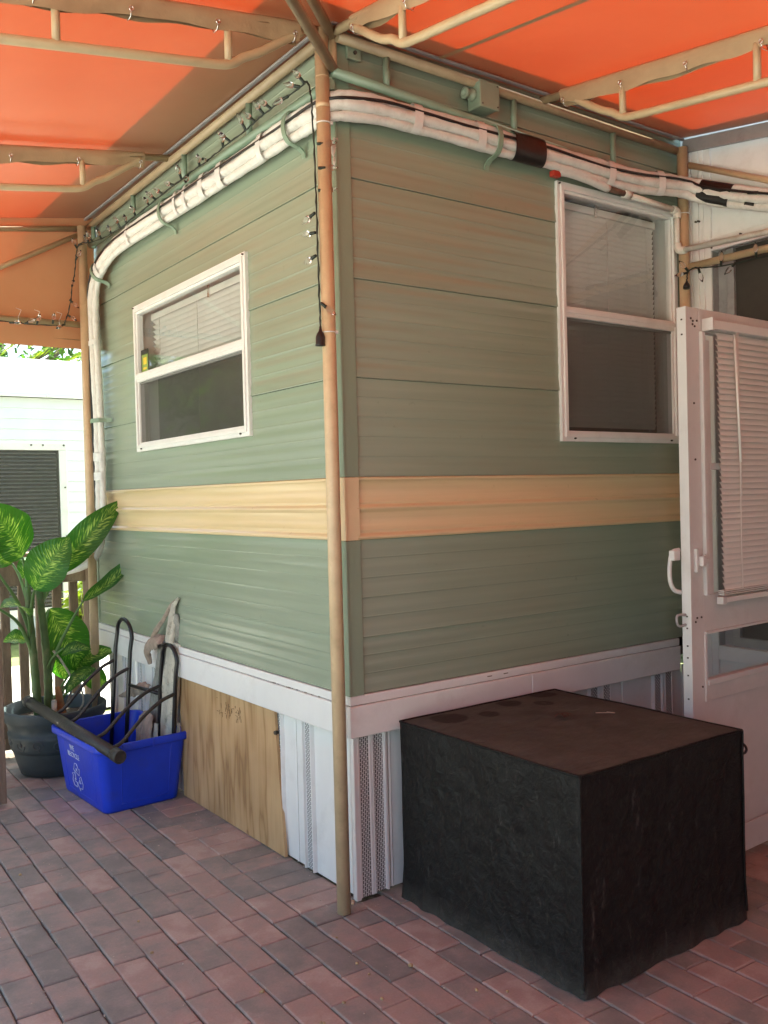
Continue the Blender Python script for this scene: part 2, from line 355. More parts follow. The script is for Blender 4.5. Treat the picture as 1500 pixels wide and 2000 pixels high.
def catmull(pts, sub=6):
    pts = [V(p) for p in pts]; P = [pts[0]*2-pts[1]] + pts + [pts[-1]*2-pts[-2]]; out = []
    for i in range(1, len(P)-2):
        a, b, c, d = P[i-1], P[i], P[i+1], P[i+2]
        for k in range(sub):
            t = k/sub
            out.append(.5*((2*b) + (c-a)*t + (2*a-5*b+4*c-d)*t*t + (3*b-a-3*c+d)*t**3))
    out.append(pts[-1]); return out
def copy_part(src, parent, loc, name=None):
    o = src.copy(); C.objects.link(o); o.parent = parent; o.location = V(loc) - WL[parent.name]; WL[o.name] = V(loc); return o
def in_view(p, m=.03):
    q = V(p)-CAM; z = q.dot(Fv)
    if z < .1: return False
    x = q.dot(Rv)/z/(27/2/32.125); y = q.dot(Uv)/z/(36/2/32.125)
    return abs(x) < 1+m and abs(y) < 1+m

# ================================================================== SETTING: ground
def sheet(name, x0, y0, x1, y1, z, m, kind='structure', n=1):
    b = MB(); b.grid(lambda u, v: V((x0+(x1-x0)*u, y0+(y1-y0)*v, z)), n, n, smooth=False)
    o = b.build(name, m, normals=False); o['kind'] = kind; return o
M['grassland'] = pm('dry_grass_ground', (.13, .16, .05), .95, .4, 3., bump=.5, bscale=60)
M['concrete'] = pm('pale_concrete', (.60, .58, .54), .85, .12, 2.5, bump=.3, bscale=90, dirt=(.33,.30,.26), dscale=3.)
M['gravel'] = pm('gravel_bed', (.20, .18, .16), .9, .5, 60., bump=.9, bscale=110)
sheet('ground', -160, -160, 160, 160, -.05, M['grassland'])
sheet('bounce_slab', -14, -14, -2.705, 6.0, -.035, M['concrete'])  # unseen pale concrete added to bounce light in from the left
sheet('path', -6, 3.55, 7, 5.6, -.03, M['concrete'])
sheet('gravel_bed', -2.8, 2.74, 3.2, 3.4, -.025, M['gravel'])
sand = sheet('patio', -2.7, -4.6, 1.80, 2.74, -.012, M['sand'])

# pavers ------------------------------------------------------------
def paver_mesh(name, lx, ly, seed):
    rnd = random.Random(seed); b = MB(); h = .055; ch = .0042
    def ring(ins, z, j): 
        return [V((sx*(lx/2-ins)+rnd.uniform(-j, j), sy*(ly/2-ins)+rnd.uniform(-j, j), z)) for sx, sy in ((-1,-1),(1,-1),(1,1),(-1,1))]
    R0 = [b.bm.verts.new(q) for q in ring(0, -h, .0)]; 
    base = ring(0, -ch, .0013)
    R1 = [b.bm.verts.new(q) for q in base]
    R2 = [b.bm.verts.new(q) for q in [V((q.x*(1-2*ch*.55/lx), q.y*(1-2*ch*.55/ly), -ch*.28)) for q in base]]
    R3 = [b.bm.verts.new(V((q.x*(1-2*ch*1.3/lx), q.y*(1-2*ch*1.3/ly), 0))) for q in base]
    for A, B in ((R0, R1), (R1, R2), (R2, R3)):
        for k in range(4): b.face([A[k], A[(k+1)%4], B[(k+1)%4], B[k]])
    b.face(R3); b.face(list(reversed(R0)))
    bmesh.ops.recalc_face_normals(b.bm, faces=b.bm.faces[:])
    me = bpy.data.meshes.new(name); b.bm.to_mesh(me); b.bm.free(); me.materials.append(M['paver']); return me
PITX, PITY, TILT = .0982, .2035, .0245
GAPX, GAPY = .0040, .0032
PM = [paver_mesh('paver', PITX-GAPX, PITY-GAPY, i) for i in range(7)]
PC = [paver_mesh('paver', PITX-GAPX, .0935, 40)]
PS = [paver_mesh('paver', .203, .1012-GAPY, 20+i) for i in range(4)]
phases = {-1: .060, 0: .157, 1: .058, 2: .153, 3: .042, 4: .123, 5: .020, 6: .114, 7: .029, 8: .120, 9: .204, 10: .08}
ang = math.atan(TILT)
plist = []
rp = random.Random(3)
for k in range(-20, 26):
    xr = -.1855 - PITX*(k-.5)          # row centre at y = 0  (row k lies between lines k-1 and k)
    ph = phases.get(k, ((k % 2)*.1 + rp.uniform(-.02, .02)) % PITY)
    j0 = int(-4.6/PITY)-1
    for j in range(j0, 15):
        y = ph + (j+.5)*PITY; x = xr + TILT*y*1.0
        if y > 2.62 or y < -4.4 or x < -2.6 or x > 1.76: continue
        if k >= 0 and x > -.172 + TILT*y and y > -.045: continue      # soldier course and home
        if k < 0 and y > (.10 if k < -1 else -.05): continue
        plist.append((V((x, y, 0)), -ang, 0))
plist.append((V((-.0405, -.094, 0)), -ang, 2))
for i in range(27):
    y = -.045 + .1012*(i+.5)
    plist.append((V((-.0790+TILT*y*.5, y, 0)), -ang*.6, 1))
if True:
    vis = [q for q in plist if in_view(q[0]) and not (.17 < q[0].x < .86 and -.80 < q[0].y < -.08)]
    vis.sort(key=lambda q: (q[0]-CAM).length)
    ind = vis[:296]; ids = set(id(q) for q in ind)
    rest = [q for q in plist if id(q) not in ids]
    def rough(q):
        nz = mnoise.noise(q*1.3)*.004 + rp.uniform(-.0013, .0013)
        return nz, V((rp.gauss(0, .006), rp.gauss(0, .004), rp.gauss(0, .006)))
    for p, a, kind in ind:
        z, e = rough(p)
        me = rp.choice((PM, PS, PC)[kind])
        o = link('paver', me, sand, (p.x + rp.uniform(-.0012, .0012), p.y, z))
        o.rotation_euler = (e.x, e.y, a + e.z + (math.pi if rp.random() < .5 else 0))
    bm = bmesh.new()
    for p, a, kind in rest:
        z, e = rough(p)
        me = rp.choice((PM, PS, PC)[kind]); n0 = len(bm.verts)
        bm.from_mesh(me); bm.verts.ensure_lookup_table()
        mt = Matrix.Translation((p.x, p.y, z)) @ Matrix.Rotation(a+e.z, 4, 'Z') @ Matrix.Rotation(e.x, 4, 'X')
        for v in bm.verts[n0:]: v.co = mt @ v.co
    b = MB(); b.bm.free(); b.bm = bm; b.build('paver', M['paver'], sand, normals=False, kind='stuff')

# dropped seeds and grit
b = MB(); rs = random.Random(11)
SEEDS = [(-.36,-.48),(-.21,-.33),(-.23,-.40),(-.66,.10),(-.62,.33),(-.49,-.30),(-.10,-.44),(-.33,-.62),(-.26,-.52),(-.44,-.53),(-.05,-.62),(.02,-.70),(-.83,.95),(-.18,-.16)]
for x, y in SEEDS:
    x += rs.uniform(-.02,.02); y += rs.uniform(-.02,.02)
    for q in range(rs.choice((1,2))): b.ico((x+rs.uniform(-.006,.006), y+rs.uniform(-.006,.006), .008), rs.uniform(.004,.0075), 1, (1, rs.uniform(.7,1.2), .8))
M['seed'] = pm('dry_seed', (.38,.29,.15), .8, .3, 80.)
b.build('dry_seeds', M['seed'], kind='stuff')
b = MB()
for i in range(420):
    x = rs.uniform(-1.2, .2); y = rs.uniform(-1.0, 1.9)
    if x > -.02 and y > -.04: x -= .2
    if rs.random() < .6:
        k = round((-.1855-x)/PITX); x = -.1855 - PITX*k + TILT*y + rs.uniform(-.005, .005)
    s_ = rs.uniform(.0012, .003); b.ico((x, y, .002), s_, 1, (1,1,.6))
M['grit'] = pm('pale_grit', (.45,.40,.33), .9, .4, 90.)
b.build('grit', M['grit'], kind='stuff')
b = MB(); q0 = V((.165,-1.045,.006))
b.grid(lambda u, v: q0 + V(((u-.5)*.045, (v-.5)*.02*math.sin(math.pi*min(max(u,.04),.96)), .010*math.sin(3*u))), 6, 2)
M['redleaf'] = pm('dry_red_leaf', (.16,.02,.015), .6, .3, 60.)
tag(b.build('fallen_leaf', M['redleaf']), 'small curled dark red leaf lying on the pavers in front of the black cover', 'leaf')

# ================================================================== MOBILE HOME
LX, LY = 2.60, 2.45        # right wall runs along +X, left wall along +Y, corner at the origin
home = thing('mobile_home', (0, 0, 0), 'green mobile home with a tan band, white skirting and two white windows', 'mobile home')
WR = dict(u0=1.012, u1=1.712, z0=1.545, z1=2.512)      # opening in right wall
WLW = dict(u0=.642, u1=1.775, z0=1.592, z1=2.252)      # opening in left wall
def ptR(u, off, z): return V((u, -off, z))
def ptL(u, off, z): return V((-off, u, z))
FL = .0652
def flute(z, z0, tan=False):
    t = ((z - z0)/FL) % 1.0
    return t
def profile(zlo, zhi, tan=False):
    """(z, offset) pairs of one siding panel: bowed flutes with a crease between, lap at the foot"""
    pr = []
    if tan:
        H = zhi-zlo
        KT = 1.5
        ctrl = [(0,.010),(.02,.013),(.055,.014),(.085,.006),(.11,.0035),(.14,.006),(.165,.006),(.19,.0035),(.30,.0045),(.42,.004),(.44,.006),(.475,.0105),(.50,.0125),(.525,.0105),(.55,.004),(.565,.0032),(.58,.005),(.61,.005),(.63,.003),(.75,.0045),(.92,.004),(.935,.008),(.965,.0115),(.985,.0105),(1,.003)]
        return [(zlo+H*a, .0035+(o-.0035)*KT) for a, o in ctrl]
    n = max(1, round((zhi-zlo)/FL))
    for k in range(n):
        a = zlo + (zhi-zlo)*k/n; h = (zhi-zlo)/n; A = .00066*(1+.35*math.sin(k*2.1+zlo*7))
        for t in (0,.035,.055,.075,.095,.12,.2,.3,.4,.5,.6,.7,.8,.88,.94,.975):
            q = 1 if t in (.055,.075) else (0 if t == 0 else 2); o = .0060 + A*math.sin(2*math.pi*(t-.10)) + .00035*math.sin(4*math.pi*t+1.3)
            if q == 1: o += .0007
            if q == 0 or t > .93: o -= .0004
            pr.append((a+h*t, o + (.0042*(1-t*1.2) if k == 0 and t < .8 else 0)))
    pr.append((zhi, .0030))
    return pr
def wall_panel(name, pt, length, zlo, zhi, win, mat, tan=False, u0=.03):
    pr = profile(zlo, zhi, tan)
    zs = []
    for i, (z, o) in enumerate(pr):
        zs.append((z, o))
        if i+1 < len(pr):
            z2, o2 = pr[i+1]
            for wz in ((win['z0'], win['z1']) if win else ()):
                if z < wz < z2: zs.append((wz, o+(o2-o)*(wz-z)/(z2-z)))
    if win and win['z0'] <= zlo+.002 and win['z1'] >= zhi-.002:      # the window cuts this course in two
        wall_panel(name, pt, win['u0'], zlo, zhi, None, mat, tan, u0)
        return wall_panel(name, pt, length, zlo, zhi, None, mat, tan, win['u1'])
    us = [u0, win['u0'], win['u1'], length] if win else [u0, length]
    b = MB(); vs = {}
    def gv(i, j):
        if (i, j) not in vs: vs[(i, j)] = b.bm.verts.new(pt(us[i], zs[j][1], zs[j][0]))
        return vs[(i, j)]
    for j in range(len(zs)-1):
        zm = (zs[j][0]+zs[j+1][0])/2
        for i in range(len(us)-1):
            if win and i == 1 and win['z0'] < zm < win['z1']: continue
            b.face([gv(i,j), gv(i+1,j), gv(i+1,j+1), gv(i,j+1)], 0, True)
    # turned-in foot
    for i in range(len(us)-1):
        if win and win['z0'] < zlo < win['z1'] and i == 1: continue
        a, c = pt(us[i], pr[0][1], zlo), pt(us[i+1], pr[0][1], zlo)
        b.quad(a, c, pt(us[i+1], -.002, zlo+.001), pt(us[i], -.002, zlo+.001))
    o = b.build(name, mat, home, normals=False)
    me = o.data
    return o
SEAM = [.685, .8665, 1.190, 1.397, 1.7215, 2.0445, 2.369, 2.694, 3.02, 3.30]
for i in range(len(SEAM)-1):
    tan = i == 2
    for pt, ln, win in ((ptR, LX, WR), (ptL, LY, WLW)):
        wall_panel('siding_panel', pt, ln, SEAM[i]+(.0015), SEAM[i+1]+.0015, win, M['tan'] if tan else M['green'], tan)
# corner trim
b = MB()
def angle_trim(b, z0, z1, wd, th, e):
    b.box((-e, -e, z0), (wd, -e+th, z1), .0015); b.box((-e, -e+th-.0005, z0), (-e+th, wd, z1), .0015)
for z0, z1, m in ((.684, 1.1895, 'green_trim'), (1.1905, 1.3965, 'tan_trim'), (1.3975, 3.30, 'green_trim')):
    b = MB(); angle_trim(b, z0, z1, .040, .006, .016)
    b.box((-.020, -.020, z0), (-.010, -.010, z1), .003)
    b.build('corner_trim', M[m], home)
b = MB(); b.ico((-.017, -.008, 2.452), .012, 2, (1, 1, 2.4)); b.ico((-.015, -.010, 2.41), .010, 2, (1, 1, 2.0)); b.ico((-.014, -.012, 2.48), .009, 2)
b.build('caulk_blob', M['caulk'], home)
# rear corner trim on the left wall's far end, and body behind the siding
b = MB(); b.box((-.013, LY-.012, .684), (-.002, LY+.02, 3.30), .002); b.box((-.002, LY+.006, .684), (.05, LY+.02, 3.30), .002)
b.build('corner_trim', M['green_trim'], home)
b = MB()
b.box((.02, LY-.02, .55), (4.2, LY, 3.3)); b.box((4.15, .02, .02), (4.2, LY-.03, 3.3)); b.box((2.61, .02, .05), (4.14, .04, 3.3))
b.build('back_wall', M['green_trim'], home)
b = MB(); b.box((-.03, -.03, 3.301), (4.25, LY+.42, 3.34), .01); b.build('roof', M['white_trim'], home)
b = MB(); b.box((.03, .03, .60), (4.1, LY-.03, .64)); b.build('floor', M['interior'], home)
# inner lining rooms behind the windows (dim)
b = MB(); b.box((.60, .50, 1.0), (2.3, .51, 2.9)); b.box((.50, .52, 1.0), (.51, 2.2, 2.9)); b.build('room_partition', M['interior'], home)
# belly band
for nm, z0, z1, e0 in (('belly_lip', .653, .684, .016), ('belly_band', .548, .6515, .021)):
    b = MB()
    b.box((-e0, -e0, z0), (LX-.9, -.001, z1), .004); b.box((-e0, .0005, z0), (-.001, LY+.01, z1), .004)
    if nm == 'belly_band':
        b.box((.80, -e0-.0025, z0+.001), (.86, -e0+.001, z1-.001), .001)
    b.build(nm, M['white_trim'], home)
b = MB(); b.box((-.010, -.010, .6505), (LX-.9, -.004, .6545)); b.box((-.010, -.003, .6505), (-.004, LY, .6545)); b.build('band_joint', M['gap'], home)
# grime marks on the belly lip
b = MB(); rg = random.Random(5)
for i in range(12):
    y = rg.uniform(.16, .5); b.box((-.0172, y, .6530), (-.0155, y+rg.uniform(.006,.02), .6545+rg.uniform(0,.002)))
for x in (.58, .66): b.box((x, -.0168, .668), (x+.022, -.0155, .6715))
M['grime'] = pm('grey_grime', (.20,.17,.14), .8, .4, 60.); b.build('grime_streak', M['grime'], home)
# skirting panels with perforated vent strips
def skirt_panel(pt, u0, strips, wd=.40, base=-.020, zt=.56, zb=.009):
    prof = [(0, 0, 0)]
    # ribs: (u, off, perforated flag of the segment that starts here)
    segs = []
    marks = sorted(strips)
    pts = [(0., .000, 0), (.018, .000, 0)]
    pts = []
    def add(u, o, p=0): pts.append((u, o, p))
    add(0, .0); add(.006, .004); add(.012, .0)
    u = .012
    for a, c, raised in marks:
        add(a-.012, .0); add(a-.008, .014); add(a-.003, .014); add(a-.001, .012 if raised else .004); add(a, .012 if raised else .004, 1)
        add(c, .012 if raised else .004); add(c+.002, .012 if raised else .004); add(c+.004, .014); add(c+.010, .014); add(c+.014, .0)
    last = marks[-1][1]+.012 if marks else .03
    first = True
    for g in (.06, .12, .18, .24, .30):
        if last + g < wd-.02:
            q = last+g-.03; add(q-.004, .0); add(q, .013); add(q+.014, .013); add(q+.018, .0)
    add(wd-.001, .0)
    b = MB(); b.uv = b.bm.loops.layers.uv.new("UVMap")
    for (a, o, p), (c, o2, _) in zip(pts, pts[1:]):
        f = b.face([b.bm.verts.new(pt(u0+a, base+o, zb)), b.bm.verts.new(pt(u0+c, base+o2, zb)), b.bm.verts.new(pt(u0+c, base+o2, zt)), b.bm.verts.new(pt(u0+a, base+o, zt))], 1 if p else 0)
        for l, uvv in zip(f.loops, ((zb, 0), (zb, c-a), (zt, c-a), (zt, 0))): l[b.uv].uv = uvv
    return b.build('skirting_panel', [M['white_trim'], M['perf']], home, normals=False)
skirt_panel(ptR, .000, [(.030, .066, True), (.088, .128, False)], .153)
for k in range(5): skirt_panel(ptR, .154+.40*k, [(.205, .250, False), (.278, .312, True)] if k else [(.16,.2,True)], .40)
skirt_panel(ptL, .000, [(.288, .332, False)], .40)
for k in range(5): skirt_panel(ptL, .401+.40*k, [(.10, .145, False), (.288, .332, False)], .40)
b = MB(); b.box((.002, .001, .004), (.021, .020, .56), .003); b.build('skirting_corner', M['white_trim'], home)

# windows -----------------------------------------------------------
def window(pt, win, name_label, rail_z, inset, slats, sticker=False, slat_pitch=.021):
    u0, u1, z0, z1 = win['u0'], win['u1'], win['z0'], win['z1']
    ax = (pt(1,0,0)-pt(0,0,0)); on = pt(0,1,0)
    def bx(b, ua, ub, oa, ob, za, zb, bev=.0015, mi=0):
        P, Q = pt(ua, oa, za), pt(ub, ob, zb)
        b.box((min(P.x,Q.x), min(P.y,Q.y), min(P.z,Q.z)), (max(P.x,Q.x), max(P.y,Q.y), max(P.z,Q.z)), bev, mi)
    def rect(b, e, t, oa, ob, bev=.0015):
        bx(b, u0-e, u0-e+t, oa, ob, z0-e, z1+e, bev); bx(b, u1+e-t, u1+e, oa, ob, z0-e, z1+e, bev)
        bx(b, u0-e+t, u1+e-t, oa, ob, z1+e-t, z1+e, bev); bx(b, u0-e+t, u1+e-t, oa, ob, z0-e, z0-e+t, bev)
    w0 = MB(); rect(w0, .018, .020, .004, .020); rect(w0, .002, .016, .004, .026); w0_ = None
    fr = w0.build('window', M['white'], home, label=name_label)
    b = MB(); rect(b, -.012, .012, -.015, .016); b.build('inner_frame', M['white'], fr)
    b = MB(); bx(b, u0+.006, u1-.006, -.004, .022, rail_z-.021, rail_z+.021, .003); bx(b, u0+.006, u1-.006, .021, .026, rail_z-.004, rail_z+.012, .002); b.build('meeting_rail', M['white'], fr)
    # upper sash pane, lower pane further in and screen in front of it
    b = MB(); b.quad(pt(u0+.010,.004,rail_z), pt(u1-.010,.004,rail_z), pt(u1-.010,.004,z1-.010), pt(u0+.010,.004,z1-.010)); b.build('glass_pane', M['pane'], fr)
    b = MB(); b.quad(pt(u0+.010,-.012,z0+.01), pt(u1-.010,-.012,z0+.01), pt(u1-.010,-.012,rail_z), pt(u0+.010,-.012,rail_z)); b.build('glass_pane', M['pane'], fr)
    b = MB(); b.quad(pt(u0+.014,.008,z0+.014), pt(u1-.014,.008,z0+.014), pt(u1-.014,.008,rail_z-.02), pt(u0+.014,.008,rail_z-.02)); b.build('insect_screen', M['screen'], fr)
    b = MB()
    for ua, ub, za, zb in ((u0+.011,u0+.022,z0+.011,rail_z-.02),(u1-.022,u1-.011,z0+.011,rail_z-.02),(u0+.022,u1-.022,z0+.011,z0+.022),(u0+.022,u1-.022,rail_z-.031,rail_z-.021)):
        bx(b, ua, ub, .004, .011, za, zb, .001)
    b.build('screen_frame', M['seal'], fr)
    # side jambs inside
    b = MB(); bx(b, u0-.004, u0+.002, -.09, -.016, z0, z1, 0); bx(b, u1-.002, u1+.004, -.09, -.016, z0, z1, 0); bx(b, u0, u1, -.09, -.016, z1-.002, z1+.004, 0); bx(b, u0, u1, -.09, -.016, z0-.004, z0+.002, 0)
    b.build('jamb', M['white_trim'], fr)
    # blind
    a0, a1 = u0+inset[0], u1-inset[1]; top = z1-inset[2]
    b = MB(); bx(b, a0-.008, a1+.004, -.062, -.036, top-.030, top, .003); b.build('blind_headrail', M['slat'], fr)
    b = MB(); bx(b, (a0*.62+a1*.38), (a0*.62+a1*.38)+.014, -.036, -.030, top-.04, top+.012, .001); bx(b, a0-.006, a0+.008, -.036, -.030, top-.035, top+.006, .001); b.build('blind_bracket', M['steel'], fr)
    ca, sa = math.cos(rad(slats[1])), math.sin(rad(slats[1]))
    first = None; n = int((top-.036-(z0+.03))/slat_pitch)
    for k in range(n):
        zc = top-.042-slat_pitch*k
        if zc < slats[0]: break
        cw = .0125
        if first is None:
            b = MB(); ring = []
            for t in (-1, -.5, 0, .5, 1):
                dz = cw*t*sa; do = cw*t*ca; bow = .0022*(1-t*t)
                ring.append((dz+bow*ca, -.049+do-bow*sa))
            for (z_, o_), (z2, o2) in zip(ring, ring[1:]):
                f = b.quad(pt(a0,o_,zc+z_), pt(a1,o_,zc+z_), pt(a1,o2,zc+z2), pt(a0,o2,zc+z2))
                f.smooth = True
            first = b.build('slat', M['slat'], fr, origin=pt((a0+a1)/2, -.049, zc)); bmz = zc
        else:
            copy_part(first, fr, pt((a0+a1)/2, -.049, zc))
    b = MB()
    for q in (.10, .5, .9):
        uu = a0+(a1-a0)*q; b.tube([pt(uu,-.0335,top-.03), pt(uu,-.0335,max(z0+.02, slats[0]))], .0012, 5)
    b.build('ladder_cord', M['slat'], fr)
    # screws and weep slots
    b = MB()
    for uu, zz in ((u0-.008,z1+.008),(u1+.006,z1+.010),(u1-.05,z0-.006),(u0+.05,z0-.006)):
        b.tube([pt(uu,.018,zz), pt(uu,.0275,zz)], .0035, 8)
    b.build('screw', M['screw'], fr)
    return fr
wl = window(ptL, WLW, 'wide window with half raised blind and dark lower screen', 1.925, (.012, .075, .028), (1.935, 44), slat_pitch=.0235)
wr = window(ptR, WR, 'tall window with closed blind above a dark screen', 2.030, (.014, .060, .030), (1.58, 63), slat_pitch=.0215)
# sticker in the lower far corner of the left window's upper pane
def flat(b, pt, u0, u1, z0, z1, o, mi=0): b.quad(pt(u0,o,z0), pt(u1,o,z0), pt(u1,o,z1), pt(u0,o,z1), mi)
M['st_black'] = pm('sticker_black', (.02,.02,.02), .4); M['st_green'] = pm('sticker_green', (.22,.30,.06), .4); M['st_yellow'] = pm('sticker_yellow', (.75,.50,.03), .4)
b = MB(); flat(b, ptL, 1.645, 1.735, 1.950, 2.052, .0060, 1); flat(b, ptL, 1.645, 1.735, 2.030, 2.054, .0066, 0); flat(b, ptL, 1.668, 1.708, 1.984, 2.016, .0066, 2)
flat(b, ptL, 1.668, 1.71, 1.960, 1.970, .0066, 2); flat(b, ptL, 1.645, 1.651, 1.950, 2.03, .0066, 0); flat(b, ptL, 1.729, 1.735, 1.950, 2.03, .0066, 0)
b.build('sticker', [M['st_black'], M['st_green'], M['st_yellow']], wl)

# junction box and small fittings on the right wall
jb = thing('junction_box', (.60, -.03, 2.70), 'green painted electrical box with a conduit stub under the awning rail', 'junction box')
b = MB(); b.box((.552, -.078, 2.694), (.640, -.012, 2.784), .006); b.build('box_body', M['green_trim'], jb)
b = MB(); b.box((.549, -.083, 2.691), (.643, -.0765, 2.787), .004); b.build('box_lid', M['green_trim'], jb)
b = MB(); b.lathe([(.0,.0),(.019,.0),(.021,.004),(.021,.016),(.016,.018),(.016,.034),(.020,.036),(.020,.046),(.011,.047),(.010,.036),(0,.036)], (.553, -.045, 2.740), 16, axis=(-1,0,0)); b.build('conduit_stub', M['green_trim'], jb)
b = MB(); 
for x, z in ((.560,2.702),(.632,2.702),(.632,2.775)): b.tube([(x,-.081,z),(x,-.0855,z)], .003, 8)
b.build('screw', M['screw'], jb)

# plywood sheet over the skirting
pl = thing('plywood_sheet', (.01, .95, 0), 'bare plywood sheet with knots covering a gap in the white skirting', 'plywood sheet')
b = MB(); qs = [(1.393,.006),(.475,.006),(.530,.549),(1.413,.546)]
f0 = [b.bm.verts.new(V((.001, y, z))) for y, z in qs]; f1 = [b.bm.verts.new(V((.013, y, z))) for y, z in qs]
b.face(f0); b.face(f1)
for k in range(4): b.face([f0[k], f0[(k+1)%4], f1[(k+1)%4], f1[k]])
b.build('board', M['ply'], pl)
b = MB(); rm_ = random.Random(9)
for i in range(46):
    y = rm_.uniform(.80, 1.02); z = .485 + rm_.uniform(-.035, .022) + (y-.9)*.02
    if rm_.random() < .72: b.box((-.0002, y, z-rm_.uniform(.004,.022)), (.0005, y+rm_.uniform(.0012,.0026), z))
    else: b.box((-.0002, y, z), (.0005, y+rm_.uniform(.008,.018), z+.0016))
b.build('stamp_mark', M['ply_mark'], pl)
b = MB(); b.tube([(-.004,.523,.46),(.012,.523,.46)], .007, 10); b.box((-.003,.512,.453),(.001,.517,.47)); b.build('screw', M['screw'], pl)

# ================================================================== AWNING
aw = thing('awning', (-.07, -.03, 0), 'orange and tan fabric patio awning on tan pipe frame and posts', 'awning')
SL = .145; ZT = 2.835
EX, EY = -2.0, -4.72  # unseen eaves: left drawn in to admit light, front pushed out to block it
def zf(d): return ZT - SL*d
def sag(u, v, a): return -a*math.sin(math.pi*u)*math.sin(math.pi*v)
def canopy(poly_fn, nu, nv):
    b = MB(); b.grid(poly_fn, nu, nv); return b.build('canopy_fabric', M['fabric'], aw, normals=False)
Y1 = 2.335
def left_fn(u, v):
    x = -.004 + (EX+.004)*u; y0 = max(x, EX); y = y0 + (Y1+.012-y0)*v
    # drape between the rafters
    s = abs(math.sin(math.pi*(y+.03)/1.26)) if y > -.03 else 0
    return V((x, y, zf(-x-.045) - .012*s*math.sin(math.pi*min(1, u*1.4))))
def right_fn(u, v):
    y = -.004 + (EX+.004)*u; x0 = y; x = x0 + (1.742-x0)*v
    s = abs(math.sin(math.pi*(x+.04)/.93)) if x > -.04 else 0
    return V((x, y, zf(-y-.045) - .012*s*math.sin(math.pi*min(1, u*1.4))))
canopy(left_fn, 30, 48); canopy(right_fn, 30, 48)
canopy(lambda u, v: V((EX + (1.735-EX)*v, EX + (EY-EX)*u, zf(-EX-.045) - SL*.6*(-EX+ (EY-EX)*0 - (-EX) + (-(EY-EX))*u))), 8, 8)  # unseen front canopy, added to block light from behind the camera
# valances: left eave, front eave, far gable curtain
ze = zf(-EX-.045)
b = MB(); b.grid(lambda u, v: V((EX - .01*math.sin(20*u), EX+(Y1-EX)*u, ze - .10*v)), 30, 3); b.build('valance', M['curtain'], aw, normals=False)
def gable(u, v):
    x = -.012 + (EX+.012)*u; zt = zf(-x-.045)+.004; zb = 2.142 - .0*u
    return V((x, Y1+.006+.010*math.sin(9*u+2*v)*math.sin(math.pi*v)+.02*v*(1-v), zt + (zb-zt)*v))
b = MB(); b.grid(gable, 40, 14); b.build('gable_curtain', M['curtain'], aw, normals=False)
b = MB(); b.tube([(-.06, Y1+.010, 2.142+.048), (EX, Y1+.010, 2.142+.048)], .0022, 6); b.build('curtain_hem', M['sleeve'], aw)
# seam tapes across the right hand fabric
b = MB(); b.grid(lambda u, v: right_fn(.02+.98*u, .0) * 0 + V((.385+.02*v-.01, -.05-2.6*u, zf(.005+2.6*u)-.013)), 20, 1); b.build('fabric_seam', M['sleeve'], aw, normals=False)
# posts
def post(x, y, z, z0=0., split=None):
    b = MB(); b.tube([(x, y, z0+.002), (x, y, z)], .0222, 20)
    o = b.build('post', M['pipe_tan'], aw); return o
p1 = post(-.070, -.030, 2.805)
p1b = MB(); p1b.tube([(-.070,-.030,2.56),(-.070,-.030,2.575)], .0232, 20); p1b.tube([(-.070,-.030,2.655),(-.070,-.030,2.657)], .0230, 20); p1b.build('pipe_collar', M['pipe_tan'], p1)
b = MB(); b.tube([(-.052,-.047,.035),(-.046,-.053,.035)], .007, 10); b.build('bolt', M['pipe_tan'], p1)
p2 = post(-.098, 2.268, 2.765); p3 = post(1.722, -.060, 2.785)
for p, zz in ((p1, (2.512, 1.855)), (p3, (2.505,))):
    for z_ in zz:
        b = MB(); c = WL[p.name]; 
        b.tube([(c.x+.0235*math.cos(t), c.y+.0235*math.sin(t), z_) for t in [k*math.pi/8 for k in range(16)]], .0022, 6, closed=True)
        d = (V((c.x+.6, c.y-1.6, 0))-V((c.x, c.y, 0))).normalized(); d = V((.72,-.69,0))
        b.box((c.x+d.x*.024-.004, c.y+d.y*.024-.004, z_-.005), (c.x+d.x*.024+.006, c.y+d.y*.024+.004, z_+.005), .001)
        b.build('cable_tie', M['tape_white'], p)
# wall ledgers
def pipe(name, a, b_, r, m, parent=None):
    q = MB(); q.tube([a, b_], r, 14); return q.build(name, M[m], parent or aw)
pipe('ledger_pipe', (-.044, -.010, 2.796), (-.044, 2.345, 2.782), .0165, 'pipe_ledger')
pipe('ledger_pipe', (-.020, -.044, 2.792), (1.735, -.044, 2.775), .0165, 'pipe_ledger')
pipe('lower_ledger_pipe', (-.044, -.040, 2.640), (-.044, 2.30, 2.684), .0165, 'pipe_green')
pipe('lower_ledger_pipe', (-.044, -.044, 2.678), (1.700, -.044, 2.606), .0165, 'pipe_green')
for y in (.52, 1.10, 1.69, 2.262): pipe('ledger_strut', (-.040, y, 2.782), (-.040, y, 2.660), .012, 'pipe_green')
for x in (.175, .752, 1.30): pipe('ledger_strut', (x, -.040, 2.778), (x, -.040, 2.672-.041*x), .012, 'pipe_green')
pipe('ledger_strut', (-.022, -.022, 2.80), (-.022, -.022, 2.68), .012, 'pipe_tan')
# aluminium track that grips the fabric along the wall
b = MB(); b.box((-.068, -.01, 2.8165), (-.052, 2.33, 2.8245), .002); b.build('fabric_track', M['alu'], aw)
b = MB(); b.box((-.050, -.068, 2.8165), (1.73, -.052, 2.8245), .002); b.build('fabric_track', M['alu'], aw)
b = MB(); b.box((.03, -.028, 2.745), (.085, -.016, 2.800), .004); b.build('wall_plate', M['green_trim'], aw)
b = MB(); b.tube([(.058,-.028,2.768),(.058,-.034,2.768)], .006, 8); b.build('bolt', M['screw'], aw)

